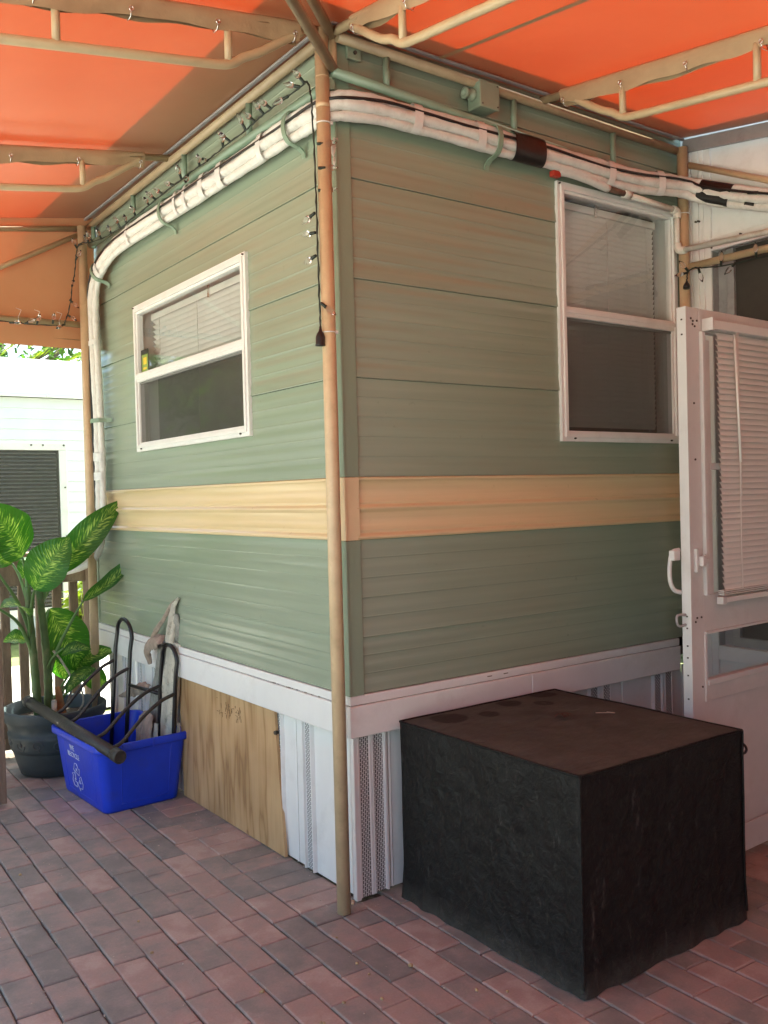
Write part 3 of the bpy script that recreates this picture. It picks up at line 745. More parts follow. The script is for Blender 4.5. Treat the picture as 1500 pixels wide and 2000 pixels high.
def truss(o, d, length, bend0, struts, sleeve_from, seed, drop=.142, zup=0.):
    """rafter: chord under the fabric, wrapped by a laced fabric sleeve, with a bent lower chord on short struts"""
    o, d = V(o), V(d).normalized(); rr = random.Random(seed); side = V((-d.y, d.x, 0))
    up = lambda s: V((o.x+d.x*s, o.y+d.y*s, o.z-SL*s+zup))
    b = MB(); b.tube([up(0), up(length)], .0145, 14); t = b.build('rafter', M['pipe_tan_light'], aw)
    lo = lambda s: up(s) - V((0,0,drop))
    path = [up(bend0-.245)-V((0,0,.012)), up(bend0-.20)-V((0,0,.036)), up(bend0-.10)-V((0,0,.090)), up(bend0-.045)-V((0,0,drop-.030)), up(bend0-.015)-V((0,0,drop-.012)), up(bend0+.02)-V((0,0,drop-.002)), lo(bend0+.08)]
    path = catmull(path, 5) + [lo(length)]
    b = MB(); b.tube(path, .0135, 14); b.build('lower_chord', M['pipe_tan_light'], t)
    for s_ in struts:
        b = MB(); b.tube([up(s_), lo(s_)], .0115, 12); b.build('strut', M['pipe_tan_light'], t)
    # sleeve
    n = 60; s0, s1 = sleeve_from, length
    b = MB()
    def edge(s, sd):
        wv = .006*math.sin(s*13+seed+sd*2) + .004*math.sin(s*31+seed*2+sd)
        return wv
    def sl(u, v):
        s = s0+(s1-s0)*u; c = up(s); q = v*2-1         # v across, from one hem over the pipe to the other
        hem = .030 + .007*math.sin(s*8.3+seed) + edge(s, q > 0)*.8
        if abs(q) > .45:
            k = (abs(q)-.45)/.55; lat = math.copysign(.0165 + .003*math.sin(s*17+seed) - .010*k*k + .004*math.sin(s*23+seed)*k, q); z = .004 - (hem+.018)*k
        else:
            th = q/.45*math.pi/2; lat = .0165*math.sin(th); z = .004+.0165*math.cos(th)
        return c + side*lat + V((0,0,z))
    b.grid(sl, n, 14); b.build('laced_sleeve', M['sleeve'], t, normals=False)
    # grommets and lacing loops
    g = MB(); s_ = s0+.02; 
    while s_ < min(s1, 1.9):
        c = up(s_) - V((0,0,.026)); x_, y_, _ = side, V((0,0,1)), d
        for sg in (1, -1):
            g.tube([c + side*sg*.0195 + (d*math.cos(k*math.pi/4)+V((0,0,1))*math.sin(k*math.pi/4))*.0065 for k in range(8)], .0016, 6, closed=True)
        g.tube([c + side*.021 + V((0,0,.0)), c + side*.012 - V((0,0,.020)), c - side*.012 - V((0,0,.020)), c - side*.021], .0016, 6)
        s_ += .26
    g.build('grommet', M['steel'], t, kind='stuff')
    return t
truss((-.075, -.030, 2.800), (-1, 0, 0), 1.9, .315, (.32, .82, 1.32, 1.82), .08, 1)
truss((-.050, 1.229, 2.800), (-1, 0, 0), 1.9, .375, (.375, .9, 1.4, 1.85), .115, 2)
truss((-.035, -.060, 2.800), (0, -1, 0), 1.9, .34, (.345, .85, 1.35, 1.85), .10, 3, drop=.135)
truss((.891, -.050, 2.798), (0, -1, 0), 1.9, .375, (.375, .875, 1.38, 1.85), .10, 4)
# hip rafter
pipe('hip_rafter', (-.035, -.035, 2.800), (-1.95, -1.95, 2.800-SL*1.915+.01), .0165, 'pipe_ledger')
pipe('hip_brace', (-.030, -.034, 2.690), (-1.92, -1.92, 2.690-.13*1.89), .0165, 'pipe_ledger')
# far gable: rafter, brace and curtain pipe ; right gable likewise
pipe('rafter', (-.10, 2.305, 2.762), (-1.95, 2.305, 2.762-SL*1.85), .0145, 'pipe_tan_light')
pipe('brace', (-.10, 2.290, 2.730), (-.98, 2.290, 2.246), .013, 'pipe_tan_light')
pipe('curtain_pipe', (-.085, 2.300, 2.262), (-1.95, 2.300, 2.252), .0155, 'pipe_tan_light')
pipe('brace', (1.745, -.075, 2.712), (1.745, -1.03, 2.265), .013, 'pipe_tan')
pipe('side_pipe', (1.735, -.065, 2.278), (1.735, -2.6, 2.245), .0155, 'pipe_tan')
b = MB()
for x in (-.22, -.33, -.42, -.55, -.68):
    c = V((x, 2.300, 2.262)); b.tube([c + V((.004*math.sin(k), .019*math.cos(k*math.pi/5), .019*math.sin(k*math.pi/5))) for k in range(10)], .0016, 5, closed=True)
    b.tube([c+V((0,-.014,.016)), c+V((.012,-.016,.045)), c+V((-.004,.02,.06))], .0015, 5)
b.build('curtain_lacing', M['tape_white'], aw)

# ================================================================== insulated pipe bundle
pb = thing('pipe_bundle', (-.06, 0, 2.5), 'white insulated pipes strapped together round the top of the green home', 'pipes')
SPL = [V(p) for p in [(-.062, .15, 2.572), (-.062, .36, 2.572), (-.062, .64, 2.572), (-.062, .96, 2.577), (-.062, 1.34, 2.583), (-.062, 1.71, 2.586), (-.062, 1.98, 2.568), (-.063, 2.155, 2.508), (-.064, 2.232, 2.41), (-.064, 2.243, 2.24), (-.064, 2.222, 1.97), (-.064, 2.215, 1.71), (-.064, 2.212, 1.55), (-.066, 2.206, 1.40), (-.067, 2.206, 1.25), (-.080, 2.25, 1.10), (-.13, 2.42, 1.02), (-.25, 2.75, .96)]]
CRN = [V(p) for p in [(-.060, .07, 2.570), (-.052, .0, 2.570), (-.036, -.036, 2.572), (.01, -.056, 2.580)]]
SPR = [V(p) for p in [(.127, -.062, 2.590), (.252, -.062, 2.590), (.407, -.062, 2.592), (.572, -.062, 2.594), (.73, -.062, 2.592), (.90, -.062, 2.592), (1.05, -.062, 2.590), (1.22, -.062, 2.588), (1.44, -.070, 2.592), (1.60, -.092, 2.598), (1.672, -.112, 2.595), (1.70, -.16, 2.572), (1.715, -.28, 2.522), (1.72, -.40, 2.475), (1.72, -.62, 2.40)]]
spine = list(reversed(SPL)) + CRN + SPR
sp_s = catmull(spine, 5)
def offset_path(path, lat, outw, wob=0, ph=0.):
    """lat: across the wall (up on the runs), outw: away from the wall"""
    out = []
    for i, p in enumerate(path):
        a = path[max(0, i-1)]; b_ = path[min(len(path)-1, i+1)]; d = (b_-a).normalized()
        # outward normal, blended from the -X face to the -Y face round the corner
        tt = min(1, max(0, (p.x - p.y*.0 + .06)/.12)) if p.y < .12 else 0
        nrm = V((-(1-tt), -tt, 0)).normalized()
        up = d.cross(nrm) * -1
        if up.z < -.3 : up = -up
        up = nrm.cross(d)
        up = -up if (up.dot(V((0,0,1))) < 0 and abs(up.z) > .3) else up
        k = wob*math.sin(i*.35+ph)
        out.append(p + up*(lat+k) + nrm*outw)
    return out
# consistent "up" along the path: on the vertical drop it points away from the window (towards +Y end)
def opath(lat, outw, wob=0., ph=0.):
    out = []; pup = None; path = sp_s
    n = len(path)
    seq = range(n-1, -1, -1)
    ups = [None]*n
    for i in seq:
        a = path[max(0, i-1)]; b_ = path[min(n-1, i+1)]; d = (b_-a).normalized(); p = path[i]
        tt = min(1, max(0, (p.x+.06)/.07)) if p.y < .1 else 0
        if p.x > 1.68: tt = max(0, 1-(p.x-1.68)/.03) if p.y < -.1 else tt
        nrm = V((-(1-tt), -tt, 0)).normalized(); nrm = (nrm - d*nrm.dot(d)).normalized()
        up = nrm.cross(d)
        if pup is not None and up.dot(pup) < 0: up = -up
        if pup is None and up.z < 0: up = -up
        pup = up; ups[i] = (up, nrm)
    for i, p in enumerate(path):
        up, nrm = ups[i]; out.append(p + up*(lat + wob*math.sin(i*.31+ph)) + nrm*outw)
    return out
RP = .0185
nA = len(sp_s)
def rr_(r, seed): return [r*(1+.07*math.sin(i*.7+seed)+.06*math.sin(i*2.3+seed*3)+.04*math.sin(i*4.1+seed)) for i in range(nA)]
for lat, ow, r, sd in ((.031, -.006, .0165, 1), (.000, .004, .0195, 2), (-.031, -.006, .0165, 3)):
    P_ = opath(lat, ow, .0025, sd)
    b = MB(); b.tube(P_, rr_(r, sd), 14); b.build('insulated_pipe', M['insul'], pb)
P_ = opath(.0175, .021, .0035, 4.); 
b = MB(); b.tube(P_[8:], .0052, 8); b.build('cable', M['black'], pb)
P_ = opath(.012, -.020, .003, 1.); b = MB(); b.tube(P_[4:60], .005, 8); b.build('cable', M['black'], pb)
ups_hi = opath(.0, .0); up1 = opath(.01, 0); out1 = opath(0, .01)
def nearest(p): 
    p = V(p); return min(range(nA), key=lambda i: (sp_s[i]-p).length)
def wrap(p, width, m, name, ex=.0, thick=.0015):
    """band following the outline of the bundle"""
    p = V(p); i = nearest(p); i0 = max(1, min(nA-2, i)); d = (sp_s[i0+1]-sp_s[i0-1]).normalized(); q = sp_s[i0] + d*(p-sp_s[i0]).dot(d)
    u = (up1[i0]-ups_hi[i0]).normalized(); o = (out1[i0]-ups_hi[i0]).normalized()
    H = .0495+ex; Wd = .0245+ex; n = 28; k = random.random()*.006
    def f(a, v):
        th = a*2*math.pi; c, s_ = math.cos(th), math.sin(th)
        e = 1.45
        x = math.copysign(abs(c)**(2/e*.62), c)*H; y = math.copysign(abs(s_)**(2/e*.70), s_)*Wd
        return q + d*((v-.5)*width + k*c) + u*x + o*(y + .001)
    b = MB(); b.grid(f, n, 2, smooth=True); return b.build(name, M[m], pb, normals=True)
for p in ((-.06,.377,2.573),(-.06,.70,2.573),(-.06,.86,2.575),(-.06,1.02,2.578),(-.06,1.12,2.58),(-.06,1.68,2.586),(-.06,2.13,2.53),(-.06,2.22,2.16),(-.06,2.21,1.57),(-.06,2.205,1.47)):
    wrap(p, random.uniform(.022,.055), 'tape_white', 'tape_wrap', .0004)
for p in ((.272,-.062,2.59),(.555,-.062,2.592),(1.242,-.06,2.59),(1.53,-.08,2.595)): wrap(p, .036, 'tape_white', 'tape_wrap', .0006)
o = wrap((.79,-.062,2.592), .155, 'black', 'black_tape_wrap', .004)
wrap((1.708,-.225,2.545), .15, 'black', 'black_tape_wrap', -.004); wrap((1.72,-.385,2.48), .045, 'black', 'black_tape_wrap', -.012)
def clamp(p):
    p = V(p); i = nearest(p); d = (sp_s[i+1]-sp_s[i-1]).normalized(); q = sp_s[i]
    u = (up1[i]-ups_hi[i]).normalized(); o = (out1[i]-ups_hi[i]).normalized(); b = MB(); w = .0105
    prof = [(.062, -.030)] + [(.053*math.cos(t), -.004+.034*math.sin(t)) for t in [math.pi*k/12 for k in range(13)]] + [(-.060, -.030), (-.072, -.046), (-.088, -.050)]
    A = [b.bm.verts.new(q + d*w + u*x + o*y) for x, y in prof]; B = [b.bm.verts.new(q - d*w + u*x + o*y) for x, y in prof]
    A2 = [b.bm.verts.new(q + d*w + u*x*1.05 + o*(y+.0045)) for x, y in prof]; B2 = [b.bm.verts.new(q - d*w + u*x*1.05 + o*(y+.0045)) for x, y in prof]
    for k in range(len(prof)-1):
        for X, Y in ((A,B),(B2,A2),(A2,A),(B,B2)): b.face([X[k], X[k+1], Y[k+1], Y[k]], 0, False)
    b.build('pipe_clamp', M['pipe_green'], pb)
for p in ((-.062,.20,2.572),(-.062,1.25,2.583),(-.063,2.16,2.505),(-.064,2.215,1.735),(.62,-.062,2.593)): clamp(p)
b = MB(); b.box((.985,-.050,2.618),(1.045,-.024,2.640),.004); b.box((.935,-.060,2.525),(.975,-.035,2.548),.004); b.build('red_tape_tail', M['red'], pb)

# PVC drain line over the right window
pv = thing('drain_pipe', (1.4, -.05, 2.4), 'white PVC drain pipe running above the right window and turning across the post', 'drain pipe')
b = MB(); b.tube(catmull([(.96,-.045,2.548),(1.02,-.052,2.553),(1.13,-.056,2.545),(1.245,-.056,2.531)],5), [.008]+[.0165]*15, 14); b.build('foam_sleeve', M['insul'], pv)
b = MB(); b.tube([(1.24,-.056,2.532),(1.345,-.056,2.527)], .0115, 12); b.build('rusty_joint', M['rust'], pv)
b = MB(); b.tube([(1.34,-.056,2.527),(1.378,-.056,2.526)], .0165, 14); b.tube([(1.375,-.056,2.526),(1.672,-.056,2.514)], .0118, 14); b.build('pipe_run', M['pvc'], pv)
def elbow(c, a, bb, r=.0165, ln=.032):
    c = V(c); a = V(a).normalized(); bb = V(bb).normalized(); q = MB()
    q.tube(catmull([c+a*ln, c+a*.018, c+a*.004+bb*.004, c+bb*.018, c+bb*ln], 5), r, 14); return q.build('elbow', M['pvc'], pv)
elbow((1.684,-.056,2.514), (-1,0,0), (0,0,-1)); 
b = MB(); b.tube([(1.684,-.056,2.50),(1.676,-.058,2.352)], .0118, 14); b.build('pipe_run', M['pvc'], pv)
elbow((1.672,-.070,2.338), (0,.2,1), (.25,-1,0))
b = MB(); b.tube([(1.674,-.082,2.338),(1.676,-1.9,2.255)], .0122, 14); b.build('pipe_run', M['pvc'], pv)

# ================================================================== string lights
def bulb_parts(root, pos, dr, first=[None]):
    """socket part with a glass bulb beneath it"""
    pos = V(pos); dr = V(dr).normalized()
    if root.name not in first_bulb:
        b = MB(); b.lathe([(0,0),(.0042,0),(.0052,.004),(.0050,.016),(.0058,.018),(.0056,.023),(0,.023)], (0,0,0), 10, axis=(0,0,1)); s = b.build('socket', M['wire'], root, origin=(0,0,0))
        b = MB(); b.lathe([(.0030,.021),(.0080,.027),(.0104,.035),(.0094,.045),(.0058,.054),(.0016,.063),(0,.064)], (0,0,0), 12, axis=(0,0,1)); g = b.build('bulb', M['bulb'], s, origin=(0,0,0))
        first_bulb[root.name] = (s, g)
        s.location = pos - WL[root.name]; s.rotation_euler = dr.to_track_quat('Z','Y').to_euler(); return
    s, g = first_bulb[root.name]
    s2 = s.copy(); C.objects.link(s2); s2.parent = root; s2.location = pos - WL[root.name]; s2.rotation_euler = dr.to_track_quat('Z','Y').to_euler()
    g2 = g.copy(); C.objects.link(g2); g2.parent = s2
first_bulb = {}
st = thing('string_lights', (-.1, .0, 2.6), 'dark cable of small clear bulbs along the left rail and down the corner post', 'string lights', 'strings of clear lights')
rl = random.Random(21)
vert = [(-.102,-.030,1.860),(-.101,-.028,1.92),(-.100,-.026,2.05),(-.100,-.024,2.2),(-.100,-.020,2.35),(-.100,-.015,2.50),(-.098,-.005,2.60),(-.095,.02,2.655)]
hor = [(-.088,.075,2.672),(-.086,.217,2.672),(-.082,.35,2.676),(-.082,.47,2.668),(-.082,.68,2.664),(-.080,.82,2.660),(-.080,1.01,2.662),(-.080,1.28,2.655),(-.080,1.56,2.648),(-.084,1.83,2.640),(-.10,2.10,2.655),(-.118,2.20,2.672)]
gab = [(-.126,2.25,2.655),(-.135,2.262,2.60),(-.140,2.266,2.53),(-.158,2.270,2.44),(-.168,2.270,2.36),(-.195,2.272,2.268),(-.215,2.272,2.245),(-.36,2.272,2.238),(-.52,2.272,2.242),(-.72,2.272,2.236)]
def twisted(path, r, ph=0):
    out = []
    for i, p in enumerate(path): out.append(p + V((rl.uniform(-1,1), rl.uniform(-1,1), rl.uniform(-1,1)))*r)
    return out
cab = catmull(vert+[(x, y, z-.010) for x, y, z in hor]+gab, 7)
b = MB(); b.tube(twisted(cab, .0016), [.0030+.0009*math.sin(i*1.9) for i in range(len(cab))], 6); b.build('cable', M['wire'], st)
for p, dr in (((-.098,-.034,2.442),(.9,-.45,.1)),((-.098,-.036,2.366),(.9,-.45,.05)),((-.096,-.030,2.298),(.9,-.3,.15)),((-.104,-.02,2.230),(-.25,.75,-.35)),((-.104,-.02,2.168),(-.2,.8,.05)),((-.104,-.02,2.096),(-.15,.8,-.2)),((-.100,-.034,1.945),(.5,-.5,-.6))): bulb_parts(st, p, dr)
for i, y in enumerate([.045,.07,.16,.27,.33,.40,.47,.60,.66,.80,.88,.97,1.06,1.12,1.25,1.34,1.42,1.55,1.66,1.77,1.86,1.98,2.09,2.14]):
    q = min(cab, key=lambda p: abs(p.y-y)+abs(p.z-2.66)*2)
    bulb_parts(st, q, (-.5+rl.uniform(-.3,.2), rl.uniform(-1,1), rl.choice((1,1,.6,-.7))*rl.uniform(.3,1)))
for q in ((-.125,2.25,2.66),(-.13,2.255,2.645),(-.137,2.262,2.585),(-.158,2.268,2.45),(-.172,2.268,2.38),(-.185,2.268,2.30),(-.205,2.27,2.25),(-.26,2.27,2.25),(-.34,2.27,2.238),(-.40,2.27,2.236),(-.47,2.27,2.236)):
    bulb_parts(st, q, (rl.uniform(-.7,.7), -.4, rl.uniform(-1,.6)))
b = MB(); b.lathe([(0,0),(.004,.002),(.006,.012),(.011,.018),(.0150,.030),(.0150,.050),(.0165,.054),(.0160,.058),(0,.058)], (-.102,-.031,1.868), 14, axis=(0,.05,-1)); b.build('plug', M['black'], st)
s2 = thing('string_lights', (1.70, -.1, 2.25), 'dark bulb cable on the pipe by the white annex, plug hanging at the post', 'string lights', 'strings of clear lights')
cab2 = catmull([(1.700,-.086,2.205),(1.700,-.092,2.245),(1.712,-.115,2.262),(1.715,-.17,2.252),(1.715,-.28,2.240),(1.715,-.46,2.240),(1.715,-.8,2.232),(1.715,-1.4,2.222)], 7)
b = MB(); b.tube(twisted(cab2, .0014), .003, 6); b.build('cable', M['wire'], s2)
b = MB(); b.lathe([(0,0),(.004,.002),(.006,.008),(.0115,.016),(.0150,.026),(.0140,.036),(0,.036)], (1.700,-.087,2.214), 14, axis=(-.1,0,-1)); b.build('plug', M['black'], s2)
for q, dr in (((1.702,-.095,2.25),(-.6,.2,.6)),((1.70,-.092,2.246),(-.9,.4,-.25)),((1.714,-.135,2.256),(0,-.3,-1)),((1.715,-.24,2.243),(-.3,-.3,.8)),((1.715,-.31,2.243),(-.3,.4,-.5)),((1.715,-.40,2.243),(-.4,-.2,.7))): bulb_parts(s2, q, dr)

# ================================================================== ANNEX with open door
an = thing('annex', (1.78, -.3, 0), 'white annex with a dark screened opening and its door standing open', 'annex')
XA = 1.785
def axb(b, y0, y1, z0, z1, o0, o1, bev=.002, mi=0): b.box((XA-o1, min(y0,y1), z0), (XA-o0, max(y0,y1), z1), bev, mi)
b = MB(); axb(b, -.157, -1.9, 2.345, 3.05, -.04, 0., .001); axb(b, .02, -.157, .02, 3.05, -.04, 0, .001); b.build('wall_panel', M['white'], an)
b = MB()
for y0, y1, o in ((-.050,-.064,.020),(-.064,-.078,.010),(-.078,-.098,.016),(-.098,-.112,.008),(-.112,-.124,.015),(-.124,-.156,.011)): axb(b, y0, y1, .02, 2.80, 0., o, .002)
b.build('ribbed_corner_post', M['white'], an)
b = MB(); axb(b, -.158, -1.6, 2.352, 2.385, .0005, .014, .002); axb(b, -.158, -1.6, 2.330, 2.350, .0005, .020, .002); b.build('header_trim', M['white'], an)
b = MB(); axb(b, -.157, -.160, .66, 2.33, -.05, .006, .0); axb(b, -.160, -.212, .66, 2.33, -.05, -.032, .001); b.build('jamb', M['alu'], an)
b = MB(); axb(b, -.58, -.63, .02, 2.33, -.04, .012, .002); b.build('mullion', M['white'], an)
b = MB(); axb(b, -.158, -.58, .02, .60, -.03, .0, .001); axb(b, -.158, -.58, .60, .66, -.04, .012, .002); b.build('kick_wall', M['white'], an)
b = MB(); axb(b, -.212, -.58, .66, .70, -.040, -.012, .002); axb(b, -.212, -.245, .70, 2.33, -.040, -.012, .002); b.build('screen_frame', M['alu'], an)
M['dark_screen'] = pm('dark_bronze_screen', (.042,.034,.026), .6, .1, 30., (1,1,1), .2, 500)
b = MB(); b.quad((XA+.028,-.212,.66),(XA+.028,-.58,.66),(XA+.028,-.58,2.33),(XA+.028,-.212,2.33)); b.build('insect_screen', M['dark_screen'], an)
b = MB()
for y, z in ((-.152,2.582),(-.090,2.470),(-.102,2.470),(-.166,2.368),(-.30,2.368),(-.100,2.07),(-.166,2.342)): b.tube([(XA-.010,y,z),(XA-.024,y,z)], .0042, 8)
b.build('screw', M['screw'], an)
# unseen shell, stretched out behind the viewer to block light on the right
b = MB(); b.box((XA+.05,-4.9,3.02),(4.4,-.02,3.06)); b.box((4.36,-4.9,0),(4.4,-.03,3.02)); b.box((XA+.05,-4.9,0),(4.35,-4.86,3.02)); b.box((XA+.001,-4.9,0),(XA+.05,-1.901,3.02)); b.box((XA+.045,-.02,0),(4.35,0.005,3.02)); b.box((XA+.05,-4.85,.0),(4.35,-.03,.03)); b.build('shell', M['white'], an)
# flashing channel under the fabric edge
b = MB(); b.bar((1.750,-.045,2.800),(1.750,-2.2,2.800-SL*2.155), .055, .016, bev=.002); b.build('flashing', M['alu'], an)

# door --------------------------------------------------------------
DY = -.590; D0, D1 = .966, 1.770; DT = .034
dang = rad(1.9)
def dp(u, o, z):    # u along the door from the free edge, o towards the camera
    return V((D0 + u*math.cos(dang) + o*math.sin(dang), DY + u*math.sin(dang) - o*math.cos(dang), z))
dax = dp(1,0,0)-dp(0,0,0); don = dp(0,1,0)-dp(0,0,0)
def dbx(b, u0, u1, o0, o1, z0, z1, bev=.0015, mi=0):
    b.obox(dp((u0+u1)/2, (o0+o1)/2, (z0+z1)/2), dax*((u1-u0)/2), don*((o1-o0)/2), V((0,0,(z1-z0)/2)), bev, mi); return b
DW = D1-D0
b = MB()
dbx(b, .020, .030, -DT, .002, .03, 1.943); dbx(b, .031, .098, -DT, .0, .03, 1.943); dbx(b, DW-.09, DW, -DT, 0, .03, 1.943)
dbx(b, .099, DW-.091, -DT, 0, 1.865, 1.943); dbx(b, .099, DW-.091, -DT, -.001, .838, .965); dbx(b, .099, DW-.091, -DT, 0, .600, .672)
door = b.build('door', M['door_white'], an, label='white panelled door standing open, with a mini blind over its window')
b = MB(); dbx(b, .099, DW-.091, -DT+.006, -.006, .03, .599); b.build('kick_panel', M['door_white'], door)
for bead in ((.098, DW-.02, .0005, .005, .03, .130), (.100, DW-.092, -.003, .006, .832, .842), (.109, DW-.092, -.003, .008, .656, .676), (.096, .108, -.003, .004, .60, .831)):
    b = MB(); dbx(b, *bead, .0015); b.build('glazing_bead', M['door_white'], door)
b = MB(); b.quad(dp(.10,-.016,.672), dp(DW-.09,-.016,.672), dp(DW-.09,-.016,.838), dp(.10,-.016,.838)); b.build('glass_pane', M['pane'], door)
b = MB(); b.quad(dp(.10,-.018,.965), dp(DW-.09,-.018,.965), dp(DW-.09,-.018,1.865), dp(.10,-.018,1.865)); b.build('glass_pane', M['pane'], door)
b = MB(); dbx(b, .100, .116, -.010, .012, .965, 1.864); dbx(b, .117, .125, -.014, .004, .966, 1.85); dbx(b, .126, .165, -.016, -.004, .966, 1.84); dbx(b, .150, DW-.1, -.015, .002, 1.395, 1.418); dbx(b, .135, .150, -.013, .000, .967, 1.418); b.build('sash', M['door_white'], door)
# blind
b = MB(); dbx(b, .118, DW-.02, .006, .038, 1.872, 1.902, .002); b.build('blind_headrail', M['slat'], door)
b = MB(); dbx(b, .112, .122, .002, .044, 1.866, 1.908, .001); b.build('blind_bracket', M['door_white'], door)
npch = .0205; zc0 = 1.852; ca, sa = math.cos(rad(66)), math.sin(rad(66)); f1 = None
zz = zc0; k = 0
while zz > .974:
    if f1 is None:
        b = MB(); cw = .0132; rg_ = []
        for t in (-1,-.5,0,.5,1): rg_.append((cw*t*sa + .0022*(1-t*t)*ca*0, .022 + cw*t*-ca + .0024*(1-t*t)))
        for (z_, o_), (z2, o2) in zip(rg_, rg_[1:]):
            f = b.quad(dp(.166,o_,zc0+z_), dp(DW-.015,o_,zc0+z_), dp(DW-.015,o2,zc0+z2), dp(.166,o2,zc0+z2)); f.smooth = True
        f1 = b.build('slat', M['slat'], door, origin=dp(.4,.022,zc0))
    else: copy_part(f1, door, dp(.4+.0004*k, .022, zz))
    zz -= npch; k += 1
b = MB()
for i_ in range(3): dbx(b, .166, DW-.015, .012, .034, .962+.0065*i_, .9655+.0065*i_, .0008)
dbx(b, .164, DW-.012, .012, .032, .936, .954, .002); b.build('bottom_rail', M['slat'], door)
b = MB(); dbx(b, .158, .184, .010, .035, .931, .957, .002); b.build('rail_end_cap', M['door_white'], door)
b = MB(); b.tube([dp(.243,.045,1.845), dp(.262,.048,1.42)], .0042, 8); b.tube([dp(.243,.042,1.862), dp(.243,.045,1.845)], .002, 6); b.build('tilt_wand', M['slat'], door)
b = MB(); b.tube([dp(.268,.042,1.87), dp(.268,.042,1.10), dp(.272,.042,.98)], .0011, 5); b.tube([dp(.26,.042,1.87), dp(.275,.042,1.30)], .0011, 5); b.build('lift_cord', M['slat'], door)
# latch inside, handle outside
b = MB(); dbx(b, .044, .060, 0, .012, 1.048, 1.128, .002); dbx(b, .060, .078, .002, .026, 1.068, 1.102, .003); dbx(b, .078, .090, .010, .020, 1.076, 1.108, .002); dbx(b, .088, .118, .012, .018, 1.080, 1.094, .001); b.build('latch', M['door_white'], door)
b = MB(); hp = [dp(.020,-.040,1.125), dp(-.006,-.050,1.116), dp(-.016,-.054,1.070), dp(-.014,-.054,1.020), dp(-.002,-.048,.990), dp(.020,-.036,.980)]
b.tube(catmull(hp, 5), .0075, 10); dbx(b, -.018, .018, -.056, -.034, 1.090, 1.124, .003); b.build('handle', M['door_white'], door)
b = MB(); b.tube(catmull([dp(.022,-.02,.905), dp(-.010,-.03,.905), dp(-.016,-.03,.885), dp(-.002,-.03,.868), dp(.022,-.02,.872)], 4), .0045, 8); b.build('hasp', M['alu'], door)
b = MB()
for u, z in ((.050,1.905),(.062,1.897),(.060,1.886),(.072,1.880),(.085,1.900),(.055,.893),(.046,.880),(.080,.893),(.080,.655),(.062,1.43),(.060,1.62)): b.tube([dp(u,-.001,z), dp(u,.003,z)], .0036, 8)
for z in (1.90, 1.85, .90, .86, .80, .76, .70, .62): b.obox(dp(.0194, -.014, z), dax*.0012, don*.003, V((0,0,.0026)))
b.build('screw', M['screw'], door)

# ================================================================== black cover over a square piece of furniture
cv = thing('furniture_cover', (.51, -.455, 0), 'black cloth cover pulled square over a table-sized box, its top dusty brown', 'furniture cover')
def cover_mat():
    m, n, b = newmat('black_cover_cloth')
    geo = N(n, "ShaderNodeNewGeometry"); tc = N(n, "ShaderNodeTexCoord"); P = geo.outputs['Position']
    # dust settled on the top cloth (the top panel has its own slot: stays put with the cloth)
    nz = N(n, "ShaderNodeTexNoise", i_Scale=26., i_Detail=6., i_Roughness=.7); L(n, P, nz.inputs['Vector'])
    r = ramp(n, [(.3, (.0075,.0070,.0064)), (.7, (.0135,.0128,.0118))]); L(n, nz.outputs['Fac'], r.inputs[0])
    # pale scuff flecks, stretched down the sides
    mp = N(n, "ShaderNodeMapping"); mp.inputs['Scale'].default_value = (34, 34, 9); L(n, P, mp.inputs[0])
    fk = N(n, "ShaderNodeTexNoise", i_Scale=1., i_Detail=5., i_Roughness=.75); L(n, mp.outputs[0], fk.inputs['Vector'])
    fr = ramp(n, [(.60, (0,0,0)), (.76, (.6,.6,.6))]); L(n, fk.outputs['Fac'], fr.inputs[0])
    mx = N(n, "ShaderNodeMixRGB"); L(n, fr.outputs[0], mx.inputs[0]); L(n, r.outputs[0], mx.inputs[1]); mx.inputs[2].default_value = (.125,.118,.105,1)
    # grey-green dust line along the hem
    sx = N(n, "ShaderNodeSeparateXYZ"); L(n, P, sx.inputs[0])
    hm = N(n, "ShaderNodeMapRange"); hm.inputs[1].default_value = .0; hm.inputs[2].default_value = .075; hm.inputs[3].default_value = .8; hm.inputs[4].default_value = 0.; L(n, sx.outputs['Z'], hm.inputs[0])
    hn = N(n, "ShaderNodeMath", operation='MULTIPLY'); L(n, hm.outputs[0], hn.inputs[0]); L(n, nz.outputs['Fac'], hn.inputs[1])
    m2 = N(n, "ShaderNodeMixRGB"); L(n, hn.outputs[0], m2.inputs[0]); L(n, mx.outputs[0], m2.inputs[1]); m2.inputs[2].default_value = (.10,.092,.075,1)
    L(n, m2.outputs[0], b.inputs['Base Color']); b.inputs['Roughness'].default_value = .55; b.inputs['Specular IOR Level'].default_value = .22
    bn = N(n, "ShaderNodeTexNoise", i_Scale=24., i_Detail=4., i_Roughness=.55, i_Distortion=.4); L(n, P, bn.inputs['Vector'])
    b1 = N(n, "ShaderNodeBump", i_Strength=.75, i_Distance=.012); L(n, bn.outputs['Fac'], b1.inputs['Height'])
    wn = N(n, "ShaderNodeTexNoise", i_Scale=500., i_Detail=1.); L(n, P, wn.inputs['Vector'])
    b2 = N(n, "ShaderNodeBump", i_Strength=.3, i_Distance=.001); L(n, wn.outputs['Fac'], b2.inputs['Height']); L(n, b1.outputs[0], b2.inputs['Normal']); L(n, b2.outputs[0], b.inputs['Normal'])
    return m
